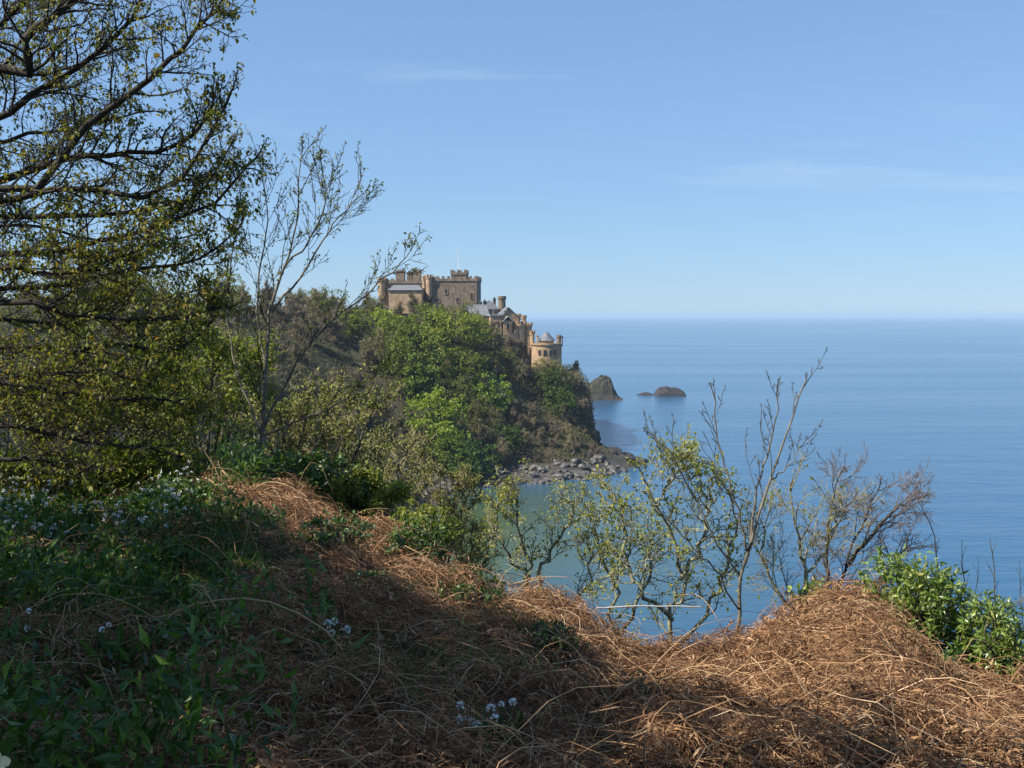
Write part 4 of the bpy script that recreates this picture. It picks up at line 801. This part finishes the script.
bush('bramble_bush', 'light green leafy shrub top just left of the tall bracken mound', 820, 602, 8.9, (.22, .25, .2), 520, .06, M['leaf_gloss'], 212, .6, 4)
bush('ivy_bush', 'mid green bush between the left bracken heap and the round bush', 345, 500, 12.6, (.5, .5, .3), 2200, .065, M['leaf_bush'], 213, .6, 5)
for k, (lab, px, py, Y, rd, n_, ls_, mt_) in enumerate((
    ('dark nettle clump among the white flowers at the left edge', 20, 545, 9.6, (.42, .4, .26), 1500, .07, 'leaf_bush'),
    ('leafy nettle mound below the white flowers in deep shade', 110, 566, 9.0, (.45, .4, .24), 1700, .07, 'leaf_garlic'),
    ('dark nettle mound left of the bracken heap', 190, 540, 9.6, (.36, .35, .26), 1300, .065, 'leaf_bush'),
    ('low shaded nettle patch under the bracken heap', 245, 570, 8.6, (.36, .3, .18), 1100, .055, 'leaf_bush'),
    ('broad dark nettle clump at the left edge above the grass tuft', 10, 620, 7.2, (.32, .3, .22), 1300, .048, 'leaf_bush'),
    ('small nettle clump between the flowers and the arching stalk', 165, 620, 7.4, (.24, .24, .16), 700, .055, 'leaf_garlic'))):
    xg = (px - 512) / FPX * Y; py = proj((xg, Y, float(z_near(xg, Y)) + rd[2] * .55))[1]
    bush('nettle_clump', lab, px, py, Y, rd, n_, ls_, M[mt_], 231 + k, .5, 5, .15)
for k, (lab, px, Y, rd, n_, ls_) in enumerate((
    ('dark bramble sprawl on the bracken slope left of the round bush', 335, 8.6, (.34, .3, .16), 900, .05),
    ('low bramble patch in the shaded bracken above the three flowers', 372, 7.3, (.26, .24, .12), 620, .042),
    ('bramble tuft on the slope under the low spreading bush', 470, 7.9, (.26, .24, .13), 640, .042),
    ('small bramble sprig in the shaded middle of the bank', 555, 6.6, (.2, .18, .10), 380, .036),
    ('tiny bramble sprig in the bracken right of the bottom garlic clump', 640, 5.6, (.14, .12, .07), 200, .028))):
    xg = (px - 512) / FPX * Y; py = proj((xg, Y, float(z_near(xg, Y)) + rd[2] + .08))[1]
    bush('bramble_bush', lab, px, py, Y, rd, n_, ls_, M['leaf_bush'], 251 + k, .5, 5, .15)
# ---- thin bare shoots on the right
def shoot(label, pl, r0, mt='bark_dark', seed=1, name='bare_shoot'):
    r_ = np.random.default_rng(seed); out, tips = {}, []; c = [A(*p) for p in pl]; gz = float(z_ground(c[0][0], c[0][1])); root = rootof(name, (c[0][0], c[0][1], gz), label, 'twig')
    limb(r_, [np.array([c[0][0], c[0][1], gz - .05])] + c, 10, r0, r0 * .4, .14, 0, [dict(n=3, kids=(7, 10), angle=.5, ratio=1, rk=.5, fall=.3, t0=.35), dict(n=3, wander=.1, up=.08, taper=.8)], out, tips, .006)
    finish(root, out, [M[mt], M[mt]], (5, 3), .002); return root
shoot('arching bare shoot right of the hawthorn against the sea', [(948, 620, 8.6), (940, 570, 8.6), (932, 530, 8.7), (922, 508, 8.7)], .008, seed=301)
shoot('upright dark bare shoot behind the gap between the laurels', [(964, 640, 8.4), (966, 600, 8.4), (962, 556, 8.4)], .009, seed=302)
shoot('upright bare shoot with pale buds above the right laurel', [(996, 650, 8.2), (994, 600, 8.2), (992, 552, 8.2)], .009, 'bark', seed=303)
shoot('bleached forked shoot at the right edge of the photo', [(1016, 650, 7.6), (1000, 615, 7.6), (1012, 606, 7.6), (1030, 600, 7.6)], .011, 'bark_pale', seed=304)
shoot('short leaning dark shoot beside the upright dark one', [(975, 640, 8.4), (974, 605, 8.4), (978, 570, 8.4)], .006, seed=305)
shoot('thin pale shoot at the far right above the sea edge', [(1024, 650, 8.4), (1022, 610, 8.4), (1020, 574, 8.4)], .007, 'bark', seed=306)
m, N, L, b = mat('bleached_wood'); b.inputs['Base Color'].default_value = (.42, .40, .36, 1); b.inputs['Roughness'].default_value = .8; M['bleached'] = m
# ---- pale pole lying level behind the crest
r_ = np.random.default_rng(9); pa, pb_ = A(596, 608, 9.6), A(700, 607, 9.75); root = rootof('pale_pole', (pa + pb_) / 2, 'thin pale bare pole lying level behind the crest below the elders', 'pole')
g = Geo(); pts = spline([pa, pa * .6 + pb_ * .4 + (0, 0, .01), pb_], 10, r_, .003) - (pa + pb_) / 2; g.tubes([pts], [np.linspace(.009, .007, 11)], 7); g.build('shaft', M['bleached'], root, True)
g = Geo(); g.tubes([[pts[6], pts[6] + (.06, .02, -.10), pts[6] + (.10, .03, -.24)]], [[.008, .006, .004]], 5); g.build('side_twig', M['bark_pale'], root, True)
# ---------------------------------------------------------------- dead bracken
r_ = np.random.default_rng(55)
def inv_bear(x, y): return 512 + FPX * x / np.maximum(y, .5)
def crest(x, y): return np.interp(x / np.maximum(y, 2.2), _ra, _ry)
def green(x, y):
    """share of green cover: the left of the bank; brown bracken elsewhere"""
    px = inv_bear(x, y); n = .5 * wob(x, y, .6) + .35 * wob(y, x, .25)
    g_ = 1.15 * smooth((345 - px) / 150) * smooth((y - 4.6) / 2.6) + .62 * smooth((330 - px) / 230) * smooth((7 - y) / 3)
    g_ = g_ + .8 * smooth((wob(x + 3, y, .4) - .6) / .8) * smooth((760 - px) / 200)
    heap = np.exp(-(((px - 265) / 75) ** 2 + ((y - 9.6) / 1.5) ** 2)); return np.clip(g_ - heap * .95 + .22 * n, 0, 1)
def normal_at(x, y, e=.05):
    return norm(np.stack([-(z_near(x+e, y)-z_near(x-e, y))/(2*e), -(z_near(x, y+e)-z_near(x, y-e))/(2*e), np.ones_like(x)], -1))
def samples(n, ymax_over=.55, x0=-9, x1=8.5):
    y = 3.0 + r_.random(n) ** 1.15 * 11; x = r_.uniform(-.62, .60, n) * y; k = (y < crest(x, y) + ymax_over) & (x > x0) & (x < x1); return x[k], y[k]
def lump(x, y): return .12 + .075 * wob(x * 1.1, y, .33) + .07 * wob(y, x, .15) + .065 * wob(x, y + 5, .08)
def strands(n, L0, L1, r0, r1, m, rise=.25, hmax=.22, keep=None, side=3, npt=6, gname='g'):
    x, y = samples(n); k = keep(x, y) if keep else np.ones(len(x), bool); x, y = x[k], y[k]; n = len(x)
    nm = normal_at(x, y); d = r_.normal(0, 1, (n, 3)) + np.array([.35, -.25, 0]); d -= (d * nm).sum(1, keepdims=True) * nm; d = norm(d); L_ = r_.uniform(L0, L1, n); t = np.linspace(0, 1, npt)
    b = np.stack([x, y, z_near(x, y) + np.maximum(lump(x, y), .02) * r_.random(n) ** .6 * 1.15], 1); arch = r_.uniform(-.05, rise, n); s = norm(np.cross(d, nm)); cv = r_.normal(0, .22, n)
    P = b[:, None] + d[:, None] * (t[None, :, None] - .5) * L_[:, None, None] + nm[:, None] * (np.sin(t * math.pi)[None] * arch[:, None] * L_[:, None])[:, :, None] + s[:, None] * (((t - .5) ** 2 * 4 - .5)[None] * cv[:, None] * L_[:, None])[:, :, None]
    P += r_.normal(0, .009, P.shape)
    gz = z_near(P[:, :, 0], P[:, :, 1]); P[:, :, 2] = np.maximum(P[:, :, 2], gz + .004)
    R_ = r_.uniform(r0, r1, n)[:, None] * np.linspace(1, .5, npt)[None]; m.tubes(P, R_, side)
brk = lambda x, y: r_.random(len(x)) > green(x, y) * .76
g = Geo(); strands(190000, .05, .22, .0011, .0028, g, .22, keep=brk, npt=5); strands(11000, .3, .75, .0014, .0032, g, .3, keep=brk, npt=7)
tag(g.build('bracken_litter', M['bracken']), kind='stuff')
x, y = samples(26000); k = brk(x, y); x, y = x[k], y[k]; n = len(x); nm = normal_at(x, y); d = norm(r_.normal(0, 1, (n, 3)) * (1, 1, .25) + np.array([.3, -.35, -.1])); L_ = r_.uniform(.16, .42, n); t = np.linspace(.08, 1, 9)
b = np.stack([x, y, z_near(x, y) + np.maximum(lump(x, y), .02) * r_.uniform(.5, 1.3, n)], 1); sdv = norm(np.cross(d, nm)); up = np.cross(sdv, d)
P = b[:, None] + d[:, None] * ((t - .4)[None] * L_[:, None])[:, :, None] + nm[:, None] * (np.sin(t * 3) [None] * .12 * L_[:, None])[:, :, None]; P[:, :, 2] = np.maximum(P[:, :, 2], z_near(P[:, :, 0], P[:, :, 1]) + .01)
C = np.concatenate([P, P], 1).reshape(-1, 3); sg = np.concatenate([np.ones((n, 9)), -np.ones((n, 9))], 1).ravel()[:, None]; Dr = np.repeat(d, 18, 0); Sr = np.repeat(sdv, 18, 0); pl_ = (np.tile(np.concatenate([1.05 - t, 1.05 - t]), n) * np.repeat(L_, 18) * .2)
g = Geo(); g.leaves(C, norm(Sr * sg + Dr * .5 + r_.normal(0, .75, C.shape) - np.array([0, 0, .15])), norm(np.repeat(nm, 18, 0) + r_.normal(0, .5, C.shape)), pl_, np.maximum(pl_ * .2, .004), fold=.3)
tag(g.build('bracken_fronds', M['frond']), kind='stuff')
# taller broken stems sticking out of the litter
g = Geo(); x, y = samples(300, .2); n = len(x); t = np.linspace(0, 1, 9); h = r_.uniform(.15, .5, n); L_ = r_.uniform(.2, .8, n); az_ = r_.uniform(0, 6.28, n); d = np.stack([np.cos(az_), np.sin(az_), 0 * az_], 1)
P = np.stack([x, y, z_near(x, y)], 1)[:, None] + d[:, None] * (t ** 1.3 * 1)[None, :, None] * L_[:, None, None]; P[:, :, 2] += np.sin(np.minimum(t * 1.0, 1) * r_.uniform(1.7, 2.9, (n, 1))) * h[:, None] ; P += r_.normal(0, .006, P.shape)
P[:, :, 2] = np.maximum(P[:, :, 2], z_near(P[:, :, 0], P[:, :, 1]) + .01); g.tubes(P, r_.uniform(.0015, .0032, n)[:, None] * np.linspace(1, .5, 9), 4); tag(g.build('bracken_stems', M['stalk']), kind='stuff')
def stalk(label, pl, r0=.006, mt='stalk'):
    c = np.array([A(*p) for p in pl]); pts = spline(c, 12); root = rootof('bracken_stalk', c[0], label, 'stalk'); Geo().tubes([pts - c[0]], [np.linspace(r0, r0 * .5, 13)], 6).build('stem', M[mt], root, True)
    s = Geo(); L_ = []
    for k in (4, 6, 8, 10): e = pts[k] - c[0]; Geo().lines([(np.array([e, e + r_.normal(0, .04, 3), e + r_.normal(0, .07, 3)]), np.array([.003, .0025, .0015]))], 4).build('side_shoot', M[mt], root)
stalk('long arching tan bracken stalk over the shaded left bank', [(150, 640, 5.3), (175, 612, 5.2), (220, 600, 5.2), (270, 602, 5.1), (325, 630, 5.0), (350, 668, 4.9), (354, 715, 4.8)], .006)
stalk('bent tan stalk with a hooked top in the left shade', [(582, 668, 5.6), (575, 640, 5.7), (560, 605, 5.8), (556, 588, 5.8)] if False else [(238, 690, 5.0), (232, 650, 5.0), (218, 612, 5.0), (205, 590, 5.0), (208, 582, 5.0)], .005)
stalk('pale grey twig leaning in the middle foreground', [(356, 706, 5.0), (366, 694, 5.0), (378, 680, 5.05), (383, 672, 5.1)], .006, 'bark_pale')
stalk('pair-forked pale stalk hanging on the bracken at lower right', [(930, 742, 4.6), (960, 735, 4.7), (990, 748, 4.6), (1020, 765, 4.4)], .006)
stalk('long pale stalk slanting to the lower right corner', [(900, 680, 5.8), (940, 690, 5.6), (985, 712, 5.3), (1015, 738, 5.0)], .006)
stalk('broken tan stalk pointing up from the left bracken heap', [(205, 520, 10.6), (212, 500, 10.6), (222, 480, 10.5), (218, 460, 10.5)], .012)
stalk('curved tan stalk drooping from the left bracken heap', [(222, 470, 10.4), (240, 490, 10.3), (255, 510, 10.2), (262, 530, 10.1)], .011)
stalk('arched stalk at the right end of the left bracken heap', [(258, 528, 10), (272, 508, 10), (286, 509, 10), (296, 524, 10)], .010)
stalk('tallest leaning tan stalk on top of the left bracken heap', [(228, 520, 10.4), (224, 495, 10.4), (216, 470, 10.4), (205, 452, 10.4)], .009)
stalk('tan stalk fallen down the front of the left bracken heap', [(206, 478, 10.2), (226, 492, 10.0), (250, 515, 9.8), (268, 545, 9.6)], .009)
stalk('short forked tan stalk at the left foot of the bracken heap', [(188, 530, 10), (196, 510, 10), (208, 492, 10)], .008)
stalk('thin tan stalk arching right over the bracken heap', [(240, 500, 10.2), (268, 482, 10.2), (300, 492, 10.1), (322, 515, 10)], .007)
stalk('straight tan stalk lying across the sunlit mound', [(800, 655, 7), (822, 640, 7.1), (850, 622, 7.2), (880, 612, 7.3)], .006)
stalk('short upright stalk against the laurel bush', [(876, 650, 7.0), (872, 630, 7.0), (868, 612, 7.0), (874, 600, 7.0)], .006)
# ---------------------------------------------------------------- green cover on the bank
def blades(n, ls, w, m, keep, up=1.0, zoff=.0, fold=.2, lumpy=False):
    x, y = samples(n, 1.6, -10); k = keep(x, y); x, y = x[k], y[k]; C = np.stack([x, y, z_near(x, y) + zoff * r_.random(len(x)) ** .6 * (np.clip(.8 + .75 * wob(x, y, .28) + .5 * wob(y, x, .12), .15, 2.4) if lumpy else 1) + .01], 1); D = norm(r_.normal(0, .6, C.shape) + np.array([0, 0, up])); s = ls * r_.uniform(.5, 1.3, len(C)); m.leaves(C, D, norm(r_.normal(0, 1, C.shape)), s, s * w, fold=fold)
g = Geo(); blades(110000, .17, .055, g, lambda x, y: r_.random(len(x)) < green(x, y) ** 1.5 * .6 + .07 * (wob(x, y, .3) > .2) * (inv_bear(x, y) < 980), .9); tag(g.build('grass', M['blade']), kind='stuff')
g = Geo(); gl = lambda x, y: (r_.random(len(x)) < green(x, y)) & (inv_bear(x, y) < 330)
blades(105000, .085, .3, g, gl, .5, .3, lumpy=True); tag(g.build('garlic_leaves', M['leaf_garlic']), kind='stuff')
def umbels(C, m, rad=.022, n=16):
    k = len(C); v = norm(r_.normal(0, 1, (k, n, 3)) + (0, 0, .5)); B = (C[:, None] + v * rad * .5).reshape(-1, 3); m.leaves(B, norm(v.reshape(-1, 3) + r_.normal(0, .3, (k * n, 3))), norm(r_.normal(0, 1, (k * n, 3))), rad * .75, rad * .6, fold=.1)
g = Geo(); x = []; 
px_ = r_.uniform(-20, 190, 1500); Y_ = r_.uniform(7.6, 13, 1500); x = (px_ - 512) / FPX * Y_; k = (wob(x, Y_, .55) > -.5) & (Y_ < crest(x, Y_) + .6) & (r_.random(1500) < .26); x, y = x[k], Y_[k]; C = np.stack([x, y, z_near(x, y) + r_.uniform(.34, .52, len(x))], 1); umbels(C, g, .0155)
P = np.stack([C - (0, 0, .45), C - (0, 0, .2) + r_.normal(0, .01, C.shape), C], 1); tag(g.build('garlic_flowers', M['petal']), kind='stuff'); g = Geo(); g.tubes(P, np.full((len(C), 3), .0022), 3); tag(g.build('flower_stems', M['blade']), kind='stuff')
def garlic(label, px, py, Y, n, sp=.07, leaf=10, s=.018):
    c = A(px, py, Y); gz = float(z_near(c[0], c[1])); root = rootof('wild_garlic', (c[0], c[1], gz), label, 'flower'); C = np.stack([r_.normal(0, sp, n), r_.normal(0, sp * .6, n), r_.uniform(.10, .2, n) + .06], 1); C[:, 2] += z_near(C[:, 0] + c[0], C[:, 1] + c[1]) - gz
    for q in C: g = Geo(); umbels(q[None], g, s * r_.uniform(.8, 1.2), 26); g.build('flower_head', M['petal'], root)
    P = np.stack([C * (1, 1, 0) * .7, C * (.85, .85, .5), C], 1); Geo().tubes(P, np.full((n, 3), .0025), 4).build('stems', M['blade'], root)
    if leaf: B = np.stack([r_.normal(0, sp * .8, leaf), r_.normal(0, sp * .5, leaf), np.full(leaf, .0)], 1); g = Geo(); ln = r_.uniform(.16, .28, leaf); g.leaves(B, norm(r_.normal(0, .55, B.shape) + (0, 0, .9)), norm(r_.normal(0, 1, B.shape) + (0, -.5, 0)), ln, ln * .2, fold=.2); g.build('leaves', M['leaf_garlic'], root)
garlic('wild garlic clump with white heads and broad leaves at bottom centre', 487, 742, 4.55, 9, .10, 46, .017)
garlic('three white wild garlic heads alone in the shaded bracken', 336, 668, 5.5, 4, .045, 4, .02)
garlic('single white wild garlic head low at the left in dark grass', 105, 742, 4.7, 1, .01, 6, .018)
garlic('two white wild garlic heads near the left edge', 28, 690, 5.2, 2, .05, 8, .018)
garlic('lone white wild garlic head in the dark left bank', 44, 632, 6.2, 1, .01, 6, .018)
garlic('pair of small white heads in grass left of the arching stalk', 112, 700, 5.2, 2, .05, 8, .013)
def tuft(label, px, py, Y, n, ls, sp=.09):
    c = A(px, py, Y); gz = float(z_near(c[0], c[1])); root = empty('grass_tuft', (c[0], c[1], gz)); tag(root, label, 'grass tuft'); B = np.stack([r_.normal(0, sp, n), r_.normal(0, sp * .7, n), np.zeros(n)], 1); B[:, 2] = z_near(B[:, 0] + c[0], B[:, 1] + c[1]) - gz
    g = Geo(); ln = ls * r_.uniform(.5, 1.3, n); D = norm(r_.normal(0, .5, B.shape) + (0, 0, .9)); g.leaves(B, D, norm(r_.normal(0, 1, B.shape)), ln, ln * .11, fold=.2); g.build('blades', M['blade'], root)
tuft('broad bladed green tuft at the lower left edge', 60, 730, 4.8, 120, .24, .16); tuft('green tuft right of the lower left corner', 150, 745, 4.6, 90, .2, .12)
tuft('fresh green tuft left of the bottom centre garlic', 400, 712, 4.9, 70, .16, .12); tuft('small green tuft in the brown bracken right of centre', 630, 715, 4.9, 40, .14, .06)
tuft('faint green tuft near the right dark hollow', 745, 700, 5.1, 36, .13, .06); tuft('green tuft below the dark round bush', 440, 640, 6.6, 60, .2, .14); tuft('green tuft in the middle shade under the low bush', 540, 640, 6.8, 60, .18, .12)
# pale yellow bloom at the very corner
c = A(-2, 762, 3.0); root = rootof('pale_flower', (c[0], c[1], float(z_near(c[0], c[1]))), 'pale yellow bloom on a tall stem at the bottom left corner', 'flower'); m, N, L, b = mat('pale_petal'); b.inputs['Base Color'].default_value = (.85, .80, .50, 1); b.inputs['Roughness'].default_value = .5; dz = c[2] - root.location.z
for k in range(5):
    a = k * 2 * math.pi / 5 + .3; g = Geo(); u = np.linspace(0, 1, 6); wv = np.array([.003, .009, .014, .017, .015, .006]); d = np.array([math.cos(a), -.35, math.sin(a)]); s_ = np.array([-math.sin(a), 0, math.cos(a)]); V = []
    for uu, ww in zip(u, wv): p0 = d * (.046 * uu) + np.array([0, -.004 * math.sin(3 * uu), dz]); V += [p0 - s_ * ww, p0 + np.array([0, .003, 0]), p0 + s_ * ww]
    i = np.arange(5)[:, None] * 3; g.add(V, np.concatenate([i + np.array([[0, 1, 4, 3]]), i + np.array([[1, 2, 5, 4]])])); g.build('petal', m, root, True)
g = Geo(); g.add(IV3 * .005 + np.array([0, -.008, dz]), IF3); m, N, L, b = mat('flower_eye'); b.inputs['Base Color'].default_value = (.7, .5, .06, 1); g.build('eye', m, root, True); Geo().tubes([[[0, .01, 0], [.01, 0, dz * .5], [0, 0, dz]]], [[.003, .0025, .002]], 5).build('stem', M['blade'], root)
# ---- tree beside the path, outside the frame, whose shade lies over the near bank
r_ = np.random.default_rng(404)
sh = leafy_tree(405, 10.0, 3.7, 15000, .24, M['leaf_syc'], 'shade_tree'); tag(sh, 'leafy sycamore standing beside the path to the left, shading the near bank', 'tree'); sh.location = (-7.6, -0.3, CAMZ - 1.9)
sh2 = leafy_tree(406, 10.6, 3.8, 16000, .24, M['leaf_syc'], 'shade_tree'); tag(sh2, 'second leafy sycamore by the path, further along the left side', 'tree'); sh2.location = (-9.9, 3.3, CAMZ - 1.9)
# ---------------------------------------------------------------- haze: one closed box of even air
m, N, L, b = mat('haze_air'); N.remove(b)
pv = N.new('ShaderNodeVolumePrincipled'); pv.inputs['Color'].default_value = (.55, .76, 1, 1); pv.inputs['Density'].default_value = 0.00009; pv.inputs['Anisotropy'].default_value = 0.0
L.new(pv.outputs[0], N['Material Output'].inputs['Volume'])
g = Geo(); g.box((0, 0, 34), (90000, 90000, 76))
hz = g.build('haze', m); tag(hz, kind='stuff')
drop_protos()
